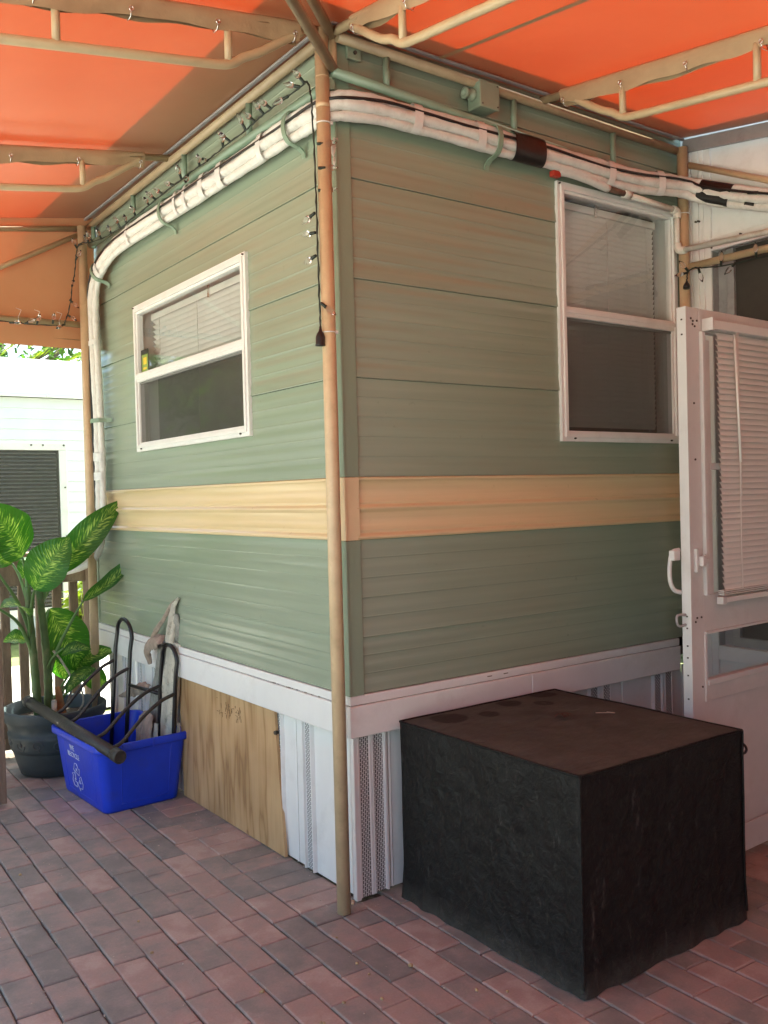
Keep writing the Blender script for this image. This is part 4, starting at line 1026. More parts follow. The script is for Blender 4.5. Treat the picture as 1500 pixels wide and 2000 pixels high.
def cover_top_mat():
    m, n, b = newmat('dusty_cover_top')
    geo = N(n, "ShaderNodeNewGeometry"); P = geo.outputs['Position']
    nz = N(n, "ShaderNodeTexNoise", i_Scale=9., i_Detail=8., i_Roughness=.7); L(n, P, nz.inputs['Vector'])
    r = ramp(n, [(.3, (.064,.066,.056)), (.7, (.098,.100,.085))]); L(n, nz.outputs['Fac'], r.inputs[0])
    out = r.outputs[0]
    for (x, y), rad_, inner in (((.582,-.122),.052,.0),((.425,-.192),.043,.0),((.673,-.204),.040,.012),((.77,-.104),.055,.0),((.285,-.150),.070,.0)):
        dv = N(n, "ShaderNodeVectorMath", operation='DISTANCE'); L(n, P, dv.inputs[0]); dv.inputs[1].default_value = (x, y, .588)
        ad = N(n, "ShaderNodeMath", operation='MULTIPLY_ADD'); L(n, nz.outputs['Fac'], ad.inputs[0]); ad.inputs[1].default_value = .014; L(n, dv.outputs['Value'], ad.inputs[2])
        if inner: rr = ramp(n, [(inner, (.1,.1,.1)), (inner+.006, (.62,.62,.62)), (rad_, (.62,.62,.62)), (rad_+.006, (0,0,0))])
        else: rr = ramp(n, [(rad_-.004, (.72,.72,.72)), (rad_+.005, (0,0,0))])
        L(n, ad.outputs[0], rr.inputs[0])
        mx = N(n, "ShaderNodeMixRGB"); L(n, rr.outputs[0], mx.inputs[0]); L(n, out, mx.inputs[1]); mx.inputs[2].default_value = (.024,.021,.018,1); out = mx.outputs[0]
    L(n, out, b.inputs['Base Color']); b.inputs['Roughness'].default_value = .85; b.inputs['Specular IOR Level'].default_value = .1
    mp = N(n, "ShaderNodeMapping"); mp.inputs['Rotation'].default_value = (0,0,rad(-20)); mp.inputs['Scale'].default_value = (1,3.2,1); L(n, P, mp.inputs[0])
    bn = N(n, "ShaderNodeTexNoise", i_Scale=20., i_Detail=5.); L(n, mp.outputs[0], bn.inputs['Vector'])
    b1 = N(n, "ShaderNodeBump", i_Strength=.6, i_Distance=.008); L(n, bn.outputs['Fac'], b1.inputs['Height']); L(n, b1.outputs[0], b.inputs['Normal'])
    return m
M['cover'] = cover_mat(); M['cover_top'] = cover_top_mat()
CX0, CX1, CY0, CY1, CH = .146, .874, -.846, -.064, .588
b = MB()
per = []      # perimeter parameterised with rounded corners
nside = 72
corners = [(CX0,CY0),(CX1,CY0),(CX1,CY1),(CX0,CY1)]
for k in range(4):
    a, c = V(corners[k]+(0,)), V(corners[(k+1)%4]+(0,))
    for i in range(nside): per.append((a.lerp(c, i/nside), k, i/nside))
cen = V(((CX0+CX1)/2, (CY0+CY1)/2, 0))
def cover_pt(idx, v):
    p, k, t = per[idx % len(per)]
    edge = min(t, 1-t)
    nrm = V(((0,-1,0),(1,0,0),(0,1,0),(-1,0,0))[k]) if 0 < t < 1 else (p-cen).normalized()*.9
    z = CH*(1-v)
    n1 = mnoise.noise(V((p.x*7, p.y*7, z*5))); n2 = mnoise.noise(V((p.x*22+9, p.y*22, z*13)))*.5; n3 = mnoise.noise(V((p.x*14, p.y*14, z*1.2+4)))
    amp = min(1, edge*7+.15)*min(1, v*6+.08)
    n4 = mnoise.noise(V((p.x*45, p.y*45, z*30)))
    off = (.008*n1 + .007*n2 + .006*n3*(.4+v) + .0020*n4)*amp*(1-.72*max(0, v-.62)/.38) - .006*math.sin(math.pi*v)*amp
    flare = .008*max(0, v-.80)/.2 + .004*math.sin(idx*.37+math.sin(idx*.11)*2)*max(0, v-.86)/.14
    hem = 0.006*mnoise.noise(V((p.x*5, p.y*5, 3)))*max(0, v-.9)/.1
    q = p + nrm*(off+flare); q.z = max(.003, z + hem + .004*n1*amp) if v > .01 else z - .004*abs(mnoise.noise(V((p.x*4,p.y*4,1))))
    return q
NV = 60; npn = len(per)
rings = [[b.bm.verts.new(cover_pt(i, j/NV)) for i in range(npn)] for j in range(NV+1)]
for j in range(NV):
    for i in range(npn): b.face([rings[j][i], rings[j][(i+1)%npn], rings[j+1][(i+1)%npn], rings[j+1][i]], 0, True)
b.build('cover_side', M['cover'], cv, normals=True)
b = MB()
def topfn(u, v):
    x = CX0+(CX1-CX0)*u; y = CY0+(CY1-CY0)*v; e = min(u,1-u,v,1-v)
    z = CH + .0045*min(1, e*14) + .004*mnoise.noise(V((x*9,y*16,0)))*min(1,e*10) - .003*math.sin(math.pi*u)*math.sin(math.pi*v)
    if e == 0: z = CH-.004*abs(mnoise.noise(V((x*4,y*4,1))))
    return V((x, y, z))
b.grid(topfn, 44, 44); b.build('cover_top', M['cover_top'], cv, normals=False)
b = MB()
for k in range(4):
    a = [per[k*nside+i][0] for i in range(nside+1)] if k < 3 else [per[(k*nside+i)%npn][0] for i in range(nside+1)]
    b.tube([q + V((0,0,CH+.0005-.004*abs(mnoise.noise(V((q.x*4,q.y*4,1)))))) for q in a], .0042, 6)
b.tube([cover_pt(0, t/20)+V((-.001,-.001,0)) for t in range(20)], .0036, 6); b.tube([cover_pt(nside, t/20)+V((.001,-.001,0)) for t in range(20)], .0036, 6)
b.build('piping', M['cover'], cv)
b = MB(); b.grid(lambda u, v: V((.876+.018*u, -.838+.006*v, .556+.010*v-.004*u)), 3, 2); b.tube(catmull([(.876,-.838,.548),(.896,-.842,.532),(.902,-.842,.518),(.892,-.840,.510),(.878,-.838,.520)],4), .004, 6); b.build('tie_cord', M['black'], cv)
b = MB()
for i in range(9):
    q = V((.557+random.uniform(-.03,.03), -.394+random.uniform(-.02,.02), CH+.013)); dd = V((random.uniform(-1,1), random.uniform(-1,1), random.uniform(-.1,.35)))*.024
    b.grid(lambda u, v: q + dd*(u-.5)*2 + V((-dd.y, dd.x, 0))*.6*(v-.5)*math.sin(math.pi*min(max(u,.03),.97)) + V((0,0,.004*math.sin(4*u))), 4, 1)
M['debris'] = pm('dead_leaf_bits', (.055,.022,.012), .8, .4, 80.)
tag(b.build('dead_leaves', M['debris'], normals=False), 'small dark clump of dead leaves in the middle of the brown cover top', 'dead leaves')
b = MB(); b.tube(catmull([(.69,-.425,CH+.006),(.72,-.455,CH+.007),(.735,-.468,CH+.006),(.728,-.44,CH+.006)],4), .0016, 5)
M['straw'] = pm('pale_straw', (.34,.28,.22), .8)
tag(b.build('twig', M['straw']), 'thin pale curved twig lying on the brown cover top', 'twig')
# ================================================================== recycling bin
bn_ = thing('recycling_bin', (-.205, 1.63, 0), 'blue plastic recycling bin with faded white arrows, holding a black metal rack', 'recycling bin')
BROT = rad(3.0); BC = V((-.205, 1.632, 0)); BH = .302
def rrect(hx, hy, r, z, n=6, cx=0., cy=0.):
    out = []
    for (sx, sy, a0) in ((1,1,0),(-1,1,90),(-1,-1,180),(1,-1,270)):
        for k in range(n+1):
            t = rad(a0+90*k/n); x = sx*(hx-r)+r*math.cos(t)+cx; y = sy*(hy-r)+r*math.sin(t)+cy
            out.append(V((BC.x + x*math.cos(BROT)-y*math.sin(BROT), BC.y + x*math.sin(BROT)+y*math.cos(BROT), z)))
    return out
def bl(x, y, z): return V((BC.x + x*math.cos(BROT)-y*math.sin(BROT), BC.y + x*math.sin(BROT)+y*math.cos(BROT), z))
HX0, HY0, HX1, HY1 = .172, .252, .205, .285
def bin_half(z): 
    t = z/BH; return HX0+(HX1-HX0)*t, HY0+(HY1-HY0)*t
b = MB(); rings = []
secs = [(HX0-.012, HY0-.012, .03, .004), (HX0-.003, HY0-.003, .036, .0015), (HX0, HY0, .038, .010)]
for z in (.04, .12, .20, .262): hx, hy = bin_half(z); secs.append((hx, hy, .04, z))
secs += [(HX1-.002, HY1-.002, .042, .270), (HX1+.013, HY1+.013, .050, .271), (HX1+.015, HY1+.015, .052, .275), (HX1+.015, HY1+.015, .052, .299), (HX1+.012, HY1+.012, .05, .303), (HX1-.001, HY1-.001, .04, .303), (HX1-.005, HY1-.005, .038, .298)]
for z in (.2, .1): hx, hy = bin_half(z); secs.append((hx-.004, hy-.004, .036, z))
secs.append((HX0-.004, HY0-.004, .034, .012))
for s_ in secs: rings.append([b.bm.verts.new(p) for p in rrect(*s_)])
nn = len(rings[0])
for A, B in zip(rings, rings[1:]):
    for k in range(nn): b.face([A[k], A[(k+1)%nn], B[(k+1)%nn], B[k]], 0, True)
b.face(rings[0]); b.face(list(reversed(rings[-1])))
M['blue'] = pm('blue_bin_plastic', (.009, .045, .56), .38, .10, 7., bump=.12, bscale=35, dirt=(.035,.05,.30), dscale=6., damt=.5)
body = b.build('body', M['blue'], bn_)
em = [p for p in body.data.polygons]
b = MB()
def facept_front(s, z, o=.0): hx, hy = bin_half(z); return bl(s, -hy-o, z)
def facept_left(s, z, o=.0): hx, hy = bin_half(z); return bl(-hx-o, s, z)
# raised panel lines on the front, and lip notches
path = [facept_front(-.105,.262,-.001), facept_front(-.100,.055,-.001), facept_front(-.085,.036,-.001), facept_front(.100,.036,-.001), facept_front(.115,.055,-.001), facept_front(.122,.262,-.001)]
b.tube(catmull(path, 4), .0026, 6)
path = [facept_left(-.17,.262,-.001), facept_left(-.165,.05,-.001), facept_left(-.14,.034,-.001), facept_left(.14,.034,-.001), facept_left(.165,.05,-.001), facept_left(.17,.262,-.001)]
b.tube(catmull(path, 4), .0022, 6)
for s_ in (-.108, .03): 
    P_ = bl(s_, -HY1-.0155, .285); b.obox(P_, bl(1,0,0)-bl(0,0,0) and (bl(.0025,0,0)-bl(0,0,0)), bl(0,.003,0)-bl(0,0,0), V((0,0,.017)), .001)
b.build('moulding', M['blue'], bn_)
M['print'] = pm('worn_white_print', (.60, .64, .74), .55, .2, 60.)
b = MB()
# three bent arrows chasing each other
def sym(u, v):     # u to the right as seen on the face, v up ; centre of the symbol at (0,0)
    return facept_left(.040 - u*1.15 , .100 + v*1.15, .0012)
for k in range(3):
    a = rad(90+120*k)
    def rot(p): return sym(p[0]*math.cos(a-rad(90))-p[1]*math.sin(a-rad(90)), p[0]*math.sin(a-rad(90))+p[1]*math.cos(a-rad(90)))
    outline = [(-.030,.028),(-.012,.056),(.010,.057),(.024,.036),(.034,.041),(.024,.012),(-.004,.020),(.007,.026),(-.001,.038),(-.014,.018)]
    b.tube([rot(p) for p in outline], .0014, 5, closed=True)
b.build('recycling_symbol', M['print'], bn_)
def lettering(txt, size, place, parent, mat, name='lettering', extr=.0006):
    cu = bpy.data.curves.new(name, 'FONT'); cu.body = txt; cu.size = size; cu.align_x = 'CENTER'; cu.extrude = extr; cu.resolution_u = 2
    o = bpy.data.objects.new(name, cu); C.objects.link(o); bpy.context.view_layer.update()
    me = bpy.data.meshes.new_from_object(o.evaluated_get(bpy.context.evaluated_depsgraph_get())); bpy.data.objects.remove(o); bpy.data.curves.remove(cu)
    for v in me.vertices: v.co = place(v.co.x, v.co.y, v.co.z) - WL[parent.name]
    me.materials.clear(); me.materials.append(mat); me.name = name
    q = bpy.data.objects.new(name, me); C.objects.link(q); q.parent = parent; return q
lettering('WE', .036, lambda x, y, z: facept_left(.060 - x, .222 + y, .0010+z), bn_, M['print'])
lettering('RECYCLE', .034, lambda x, y, z: facept_left(.052 - x, .190 + y, .0010+z), bn_, M['print'])

# ================================================================== black two-loop rack lying across bin and pot
rk = thing('metal_rack', (-.41, 1.7, .33), 'black tubular rack with two tall loops and a capped crossbar, dropped in the blue bin', 'metal rack')
TA, TB = V((-.455, 2.22, .362)), V((-.366, 1.165, .296)); TD = (TB-TA).normalized()
b = MB(); b.tube([TA, TB], .0255, 20); ct = b.build('cross_tube', M['black_matt'], rk)
for e, s_ in ((TA, -1), (TB, 1)):
    b = MB(); b.lathe([(.0262,-.052),(.0285,-.05),(.0285,-.002),(.026,.002),(.021,.0025),(.020,-.006),(0,-.007)], e, 18, axis=TD*s_); b.build('end_cap', M['black_matt'], ct)
M['bolt'] = pm('tan_bolt_head', (.26,.22,.16), .5, .2, 40.)
b = MB()
for t, r in ((.16,.0035),(.27,.0035),(.425,.0065),(.52,.003),(.60,.0035),(.72,.0035)):
    c = TA.lerp(TB, t); dr = V((-.86, -.42, .10 if r > .005 else -.42)).normalized(); b.ico(c+dr*.0262, r, 1)
b.build('bolt', M['bolt'], rk)
def loop(top, hw, base_shift, leg_bot):
    top = V(top); hd = TD*hw; dn = V(base_shift)
    pts = [top - hd + dn*(1.0)]
    pts = [top-hd+dn, top-hd+dn*.5, top-hd+dn*.13]
    arc = [top + TD*(-hw*math.cos(t)) + V((0,0,-hw*.95+hw*.95*math.sin(t))) for t in [math.pi*k/10 for k in range(1, 10)]]
    pts = [top-hd+dn, top-hd+dn*.6, top-hd+dn*.2] + [top-hd-V((0,0,hw*.95))] + arc + [top+hd-V((0,0,hw*.95))] + [top+hd+dn*.2, top+hd+dn*.6, top+hd+dn]
    b = MB(); b.tube(pts, .0098, 12); return b.build('loop', M['black_metal'], rk)
L1T = V((-.100, 1.815, .772)); L2T = V((-.042, 1.410, .688)); D1_ = V((-.055, -.006, -.70)); D2_ = V((-.020, .05, -.62))
loop(L1T, .080, D1_, .05); loop(L2T, .070, D2_, .05)
def leg_at(top, sg, hw, dn, z): k = (z-top.z)/dn.z; return top + TD*hw*sg + dn*k
cA = leg_at(L1T, 1, .080, D1_, .475); cB = leg_at(L2T, -1, .070, D2_, .452)
b = MB(); b.tube([cA, cB], .0082, 10); b.build('tie_rod', M['black_metal'], rk)
for top, hw, dn, sg, z, tt in ((L1T,.080,D1_,-1,.565,.315),(L1T,.080,D1_,1,.555,.475),(L2T,.070,D2_,-1,.490,.745),(L2T,.070,D2_,1,.482,.905)):
    p = leg_at(top, sg, hw, dn, z); q = TA.lerp(TB, tt) + V((.020, 0, .012)); m1 = p.lerp(q, .25)+V((0,0,.022)); m2 = p.lerp(q, .55)+V((0,0,.020)); m3 = p.lerp(q, .86) - V((0,0,.006))
    b = MB(); b.tube(catmull([p, m1, m2, m3, q], 6), .0082, 10); b.build('arm', M['black_matt'], rk)

# ================================================================== peeling bark pieces
bk = thing('palm_bark', (-.05, 1.48, .03), 'dry grey peeling bark strip with torn brown curls leaning on the wall', 'bark')
M['bark_pale'] = pm('pale_bark', (.52,.49,.40), .85, .28, 9., (1,2.5,.5), .8, 60, (1,3,.5), dirt=(.12,.10,.075), dscale=34., damt=.8)
M['bark_grey'] = pm('grey_bark', (.30,.29,.25), .9, .35, 12., (1,5,.35), .9, 50, (1,5,.5), dirt=(.07,.06,.05), dscale=14., damt=.8)
M['bark_brown'] = pm('brown_bark_inside', (.31,.245,.19), .8, .3, 16., (1,3,.6), .5, 60, dirt=(.10,.06,.045), dscale=12., damt=.6)
def strip(name, pts, widths, mat, curl=.3, thick=.004, seed=0, nrm=(-1,-.35,.05), jag=.1):
    path = catmull(pts, 6); n = len(path)-1; nr = V(nrm).normalized(); rs_ = random.Random(seed); ph = rs_.uniform(0, 9)
    def wd(i):
        f = i/n*(len(widths)-1); k = min(int(f), len(widths)-2); return widths[k]+(widths[k+1]-widths[k])*(f-k)
    def f(u, v, off=0):
        i = min(int(round(u*n)), n); p = path[i]; d = (path[min(i+1,n)]-path[max(0,i-1)]).normalized(); sd_ = nr.cross(d).normalized(); nn_ = d.cross(sd_) 
        q = (v-.5)*2; w_ = wd(i)/2*(1+jag*math.sin(i*1.7+ph+(3 if q > 0 else 0))+jag*.6*math.sin(i*.63+ph*2+(5 if q>0 else 0)))
        return p + sd_*w_*q - nn_*(curl*wd(i)*(q*q)) + nn_*(.003*math.sin(9*q+i*.4)) + nn_*off
    b = MB(); b.grid(lambda u, v: f(u, v), n, 8); b.grid(lambda u, v: f(u, v, -thick), n, 8)
    for vv in (0, 1):
        b.grid(lambda u, v: f(u, vv, -thick*v), n, 1)
    return b.build(name, mat, bk)
strip('bark_slab', [(-.062,1.50,.03),(-.050,1.478,.30),(-.038,1.432,.50),(-.030,1.395,.70)], [.112,.112,.105,.085], M['bark_pale'], .06, .012, 1, jag=.05)
strip('bark_slab', [(-.050,1.545,.08),(-.044,1.545,.35),(-.036,1.475,.56),(-.030,1.415,.72),(-.026,1.375,.83)], [.09,.085,.075,.085,.03], M['bark_grey'], .22, .006, 2)
strip('bark_strip', [(-.058,1.66,.10),(-.055,1.63,.35),(-.045,1.555,.55),(-.045,1.50,.68)], [.045,.05,.055,.07], M['bark_grey'], .25, .004, 3)
strip('bark_strip', [(-.052,1.415,.70),(-.045,1.405,.77),(-.034,1.385,.86),(-.026,1.335,.905)], [.055,.045,.030,.008], M['bark_pale'], .3, .003, 4)
strip('bark_curl', [(-.060,1.62,.575),(-.085,1.605,.645),(-.080,1.555,.695),(-.075,1.49,.705),(-.085,1.44,.690)], [.025,.055,.075,.070,.03], M['bark_brown'], .35, .003, 5, (-1,-.2,.6))
strip('bark_curl', [(-.060,1.60,.68),(-.060,1.545,.74),(-.045,1.475,.80),(-.034,1.42,.86),(-.028,1.36,.895)], [.010,.028,.020,.022,.005], M['bark_brown'], .5, .003, 6, (-1,-.3,.2))
#strip('bark_curl', [(-.050,1.45,.86),(-.048,1.42,.845),(-.055,1.385,.80),(-.04,1.37,.76)], [.012,.035,.04,.015], M['bark_brown'], .3, .003, 7)
#strip('bark_curl', [(-.045,1.37,.88),(-.055,1.345,.855),(-.06,1.315,.84)], [.012,.032,.008], M['bark_brown'], .3, .003, 8)
strip('bark_curl', [(-.07,1.60,.475),(-.085,1.68,.465),(-.095,1.76,.44),(-.10,1.84,.41),(-.10,1.92,.385)], [.02,.06,.06,.03,.01], M['bark_brown'], .35, .003, 9, (-.8,-.4,.5))
strip('bark_curl', [(-.11,1.66,.05),(-.11,1.64,.25),(-.10,1.61,.325),(-.10,1.57,.335),(-.11,1.55,.27),(-.11,1.55,.10)], [.04,.05,.06,.06,.055,.04], M['bark_brown'], .12, .003, 10, (-.9,-.5,.3))
strip('bark_strip', [(-.10,1.50,.06),(-.095,1.485,.25),(-.09,1.475,.33)], [.03,.03,.02], M['bark_pale'], .2, .003, 11)
strip('bark_strip', [(-.03,1.405,.10),(-.025,1.39,.27),(-.022,1.38,.34)], [.03,.025,.015], M['bark_pale'], .2, .003, 12)
b = MB()
for k in range(9):
    p = V((-.075, 1.66+.02*k*random.random(), .455)); b.tube(catmull([p, p+V((-.01, .01*random.uniform(-1,1), -.02)), p+V((-.012, .02*random.uniform(-1,1), -.05*random.uniform(.5,1)))], 3), .0012, 4)
b.build('loose_fibre', M['bark_grey'], bk)

# ================================================================== plant pot
pt_ = thing('plant_pot', (-.325, 2.205, 0), 'round dark slate pot with an embossed scroll band', 'plant pot')
PC = V((-.325, 2.215, 0))
M['pot'] = pm('dark_slate_pot', (.036,.052,.058), .5, .25, 8., dirt=(.085,.092,.086), dscale=5., damt=.55, bump=.15, bscale=50)
PPROF = [(.0,.003),(.150,.003),(.168,.008),(.186,.06),(.203,.12),(.204,.124),(.209,.126),(.214,.150),(.222,.190),(.2255,.212),(.221,.215),(.224,.240),(.231,.262),(.240,.270),(.246,.285),(.250,.318),(.247,.326),(.238,.329),(.231,.324),(.225,.28),(.215,.24)]
b = MB(); b.lathe(PPROF, PC, 56); b.build('body', M['pot'], pt_)
b = MB()
def pr(th, z):
    for (r0, z0), (r1, z1) in zip(PPROF[5:11], PPROF[6:11]):
        if z0 <= z <= z1: r = r0+(r1-r0)*(z-z0)/(z1-z0); break
    else: r = .217
    return PC + V((math.cos(th)*(r+.0005), math.sin(th)*(r+.0005), z))
for k in range(14):
    t0 = 2*math.pi*k/14; sp = []
    for i in range(15):
        a = i/14; rr = .030*(1-a*.85); an_ = a*2.6*math.pi; sg = 1 if k % 2 else -1
        sp.append(pr(t0 + (rr*math.cos(an_))/.217, .170 + sg*rr*math.sin(an_)))
    b.tube(sp, .0026, 5)
    b.tube([pr(t0+q/14*.45, .170 + (.026*math.sin(q*1.5+k*math.pi))) for q in (0,.2,.4,.6,.8,1.)], .0024, 5)
M['pot_relief'] = pm('pale_pot_relief', (.075,.088,.09), .5, .25, 12.); b.build('scroll_relief', M['pot_relief'], pt_)  # scroll in a lighter tone than the pot body
M['soil'] = pm('potting_soil', (.035,.024,.017), .95, .5, 40., bump=1., bscale=60)
b = MB(); b.grid(lambda u, v: PC + V((.219*u*math.cos(v*2*math.pi), .219*u*math.sin(v*2*math.pi), .262+.008*mnoise.noise(V((u*9*math.cos(v*6.283), u*9*math.sin(v*6.283), 0))))), 10, 28); b.build('soil', M['soil'], pt_)

# ================================================================== dumb cane plant
dc = thing('potted_plant', (-.36, 2.2, .26), 'broad variegated green leaves on thick canes growing from the dark pot', 'plant')
def leaf_mat():
    m, n, b = newmat('variegated_leaf'); out = n.nodes['Material Output']
    tc = N(n, "ShaderNodeTexCoord"); sx = N(n, "ShaderNodeSeparateXYZ"); L(n, tc.outputs['UV'], sx.inputs[0])
    # u along the leaf, v across (0..1, midrib at .5)
    ab = N(n, "ShaderNodeMath", operation='SUBTRACT'); L(n, sx.outputs['Y'], ab.inputs[0]); ab.inputs[1].default_value = .5
    a1 = N(n, "ShaderNodeMath", operation='ABSOLUTE'); L(n, ab.outputs[0], a1.inputs[0])
    # vein coordinate: distance along the leaf minus sweep
    vc = N(n, "ShaderNodeMath", operation='MULTIPLY_ADD'); L(n, a1.outputs[0], vc.inputs[0]); vc.inputs[1].default_value = -.42; L(n, sx.outputs['X'], vc.inputs[2])
    cb = N(n, "ShaderNodeCombineXYZ"); 
    m1 = N(n, "ShaderNodeMath", operation='MULTIPLY'); L(n, vc.outputs[0], m1.inputs[0]); m1.inputs[1].default_value = 62.
    m2 = N(n, "ShaderNodeMath", operation='MULTIPLY'); L(n, sx.outputs['Y'], m2.inputs[0]); m2.inputs[1].default_value = 6.0
    oi = N(n, "ShaderNodeObjectInfo"); m3 = N(n, "ShaderNodeMath", operation='MULTIPLY'); L(n, oi.outputs['Random'], m3.inputs[0]); m3.inputs[1].default_value = 40.
    L(n, m1.outputs[0], cb.inputs[0]); L(n, m2.outputs[0], cb.inputs[1]); L(n, m3.outputs[0], cb.inputs[2])
    nz = N(n, "ShaderNodeTexNoise", i_Scale=1.0, i_Detail=3.5, i_Roughness=.55); L(n, cb.outputs[0], nz.inputs['Vector'])
    # pale blotches fade towards the margin
    mg = N(n, "ShaderNodeMapRange"); mg.inputs[1].default_value = .18; mg.inputs[2].default_value = .47; mg.inputs[3].default_value = .03; mg.inputs[4].default_value = -.20; L(n, a1.outputs[0], mg.inputs[0])
    ad = N(n, "ShaderNodeMath", operation='ADD'); L(n, nz.outputs['Fac'], ad.inputs[0]); L(n, mg.outputs[0], ad.inputs[1])
    r = ramp(n, [(.45, (.030,.110,.013)), (.53, (.055,.160,.018)), (.60, (.22,.35,.075)), (.72, (.45,.54,.20))]); L(n, ad.outputs[0], r.inputs[0])
    mr = ramp(n, [(.012, (.75,.75,.75)), (.030, (0,0,0))]); L(n, a1.outputs[0], mr.inputs[0])
    mx = N(n, "ShaderNodeMixRGB"); L(n, mr.outputs[0], mx.inputs[0]); L(n, r.outputs[0], mx.inputs[1]); mx.inputs[2].default_value = (.075,.17,.03,1)
    L(n, mx.outputs[0], b.inputs['Base Color']); b.inputs['Roughness'].default_value = .36
    br = N(n, "ShaderNodeBump", i_Strength=.35, i_Distance=.004); wv = N(n, "ShaderNodeMath", operation='SINE'); mm = N(n, "ShaderNodeMath", operation='MULTIPLY'); L(n, vc.outputs[0], mm.inputs[0]); mm.inputs[1].default_value = 120.
    L(n, mm.outputs[0], wv.inputs[0]); L(n, wv.outputs[0], br.inputs['Height']); L(n, br.outputs[0], b.inputs['Normal'])
    t = N(n, "ShaderNodeBsdfTranslucent"); tm = N(n, "ShaderNodeMixRGB", blend_type='MULTIPLY'); tm.inputs[0].default_value = 1; L(n, mx.outputs[0], tm.inputs[1]); tm.inputs[2].default_value = (1.9,2.0,.8,1); L(n, tm.outputs[0], t.inputs[0])
    ms = N(n, "ShaderNodeMixShader"); ms.inputs[0].default_value = .42; L(n, b.outputs[0], ms.inputs[1]); L(n, t.outputs[0], ms.inputs[2]); L(n, ms.outputs[0], out.inputs[0])
    return m
M['leaf'] = leaf_mat()
M['stem'] = pm('green_cane', (.085,.15,.045), .5, .25, 12., (1,1,1), .15, 40, dirt=(.28,.24,.14), dscale=9., damt=.7)
M['petiole'] = pm('leaf_stalk', (.10,.19,.055), .45, .2, 12.)
def leaf(base, tip, width, face, droop=.03, fold=.25, curlv=.0, wide_at=.42, name='leaf'):
    base, tip, face = V(base), V(tip), V(face).normalized()
    d = (tip-base); Ln = d.length; d.normalize(); side = face.cross(d).normalized(); nr = d.cross(side).normalized()
    if nr.dot(face) < 0: nr = -nr
    ph = random.uniform(0, 6)
    def wf(t):
        a = t**.60*(1-t)**.82; return width/2*a/.378 if 0 < t < 1 else 0
    def f(u, v):
        s_ = (v-.5)*2; w_ = wf(min(max(u, .004), .996))
        c = base + d*(Ln*u) + nr*(droop*math.sin(math.pi*u) - curlv*u*u)
        wave = .06*w_*math.sin(u*17+ph+(2 if s_ > 0 else 0))*abs(s_)
        return c + side*(w_*s_*math.cos(fold*abs(s_))) - nr*(-fold*w_*abs(s_)*.9) + nr*wave
    b = MB(); b.grid(f, 22, 10, uvfn=lambda u, v: (u, v)); return b.build(name, M['leaf'], dc, normals=False)
def stalk(pts, r0, r1, name='leaf_stalk', m='petiole'):
    p = catmull(pts, 6); b = MB(); b.tube(p, [r0+(r1-r0)*i/(len(p)-1) for i in range(len(p))], 10); return b.build(name, M[m], dc)
VC = (CAM - V((-.33, 2.2, .9))).normalized()
# canes
def cane(pts, r0, r1):
    p = catmull(pts, 10); b = MB(); b.tube(p, [ (r0+(r1-r0)*i/(len(p)-1))*(1+.10*(1 if i % 5 == 0 else 0)) for i in range(len(p))], 14); return b.build('cane', M['stem'], dc)
cane([(-.415,2.18,.26),(-.420,2.185,.42),(-.428,2.19,.60),(-.440,2.19,.80),(-.444,2.195,.93)], .0215, .0150)
cane([(-.355,2.22,.26),(-.352,2.22,.45),(-.362,2.215,.64),(-.378,2.205,.80),(-.388,2.20,.94)], .0225, .0150)
b = MB(); b.tube([(-.362,2.10,.26),(-.360,2.10,.365)], .0135, 12); b.tube([(-.360,2.10,.365),(-.360,2.10,.374)], [.0137,.010], 12); b.build('cut_stub', M['bark_pale'], dc)
# leaves
A1 = V((-.444,2.195,.93)); A2 = V((-.388,2.20,.94))
leaf((-.312,2.20,.985), (.020,2.13,1.345), .160, VC*.8+V((.35,-.2,.55)), .03, .28); stalk([(-.383,2.205,.80),(-.36,2.205,.90),(-.312,2.20,.985)], .012, .0055)
leaf((-.436,2.10,.922), (-.285,2.02,1.172), .215, VC*.75+V((-.1,-.3,.5)), .035, .20); stalk([(-.440,2.19,.76),(-.437,2.14,.86),(-.436,2.10,.922)], .012, .006)
leaf((-.468,2.18,1.078), (-.660,2.10,1.345), .245, VC*.85+V((.15,0,.45)), .04, .22); stalk([(-.444,2.19,.90),(-.450,2.19,1.0),(-.468,2.18,1.078)], .012, .006)
leaf((-.492,2.28,1.045), (-.68,2.35,1.175), .18, VC*.8+V((-.2,0,.6)), .02, .2); stalk([(-.440,2.20,.84),(-.465,2.24,.97),(-.492,2.28,1.045)], .010, .005)
leaf((-.285,2.26,.945), (-.095,2.26,1.055), .150, V((-.35,-.45,.8)), .03, .65); stalk([(-.38,2.21,.83),(-.33,2.24,.90),(-.285,2.26,.945)], .010, .005)
leaf((-.190,2.14,.842), (.100,2.05,1.085), .100, VC*.55+V((-.45,0,.5)), -.035, .45, -.03); stalk([(-.352,2.22,.46),(-.31,2.20,.60),(-.235,2.165,.76),(-.190,2.14,.842)], .011, .0045)
leaf((-.315,2.30,.800), (-.165,2.30,.460), .225, VC*.9+V((.15,-.2,.25)), .045, .16); stalk([(-.355,2.22,.55),(-.345,2.26,.72),(-.315,2.30,.800)], .011, .005)
leaf((-.262,2.36,.68), (-.225,2.36,.415), .170, VC*.9+V((-.2,0,.1)), .03, .2); stalk([(-.352,2.22,.40),(-.31,2.30,.58),(-.262,2.36,.68)], .010, .005)
leaf((-.448,2.22,.66), (-.555,2.24,.665), .100, V((-.3,-.6,.7)), .02, .45); stalk([(-.428,2.19,.56),(-.44,2.21,.63),(-.448,2.22,.66)], .010, .005)
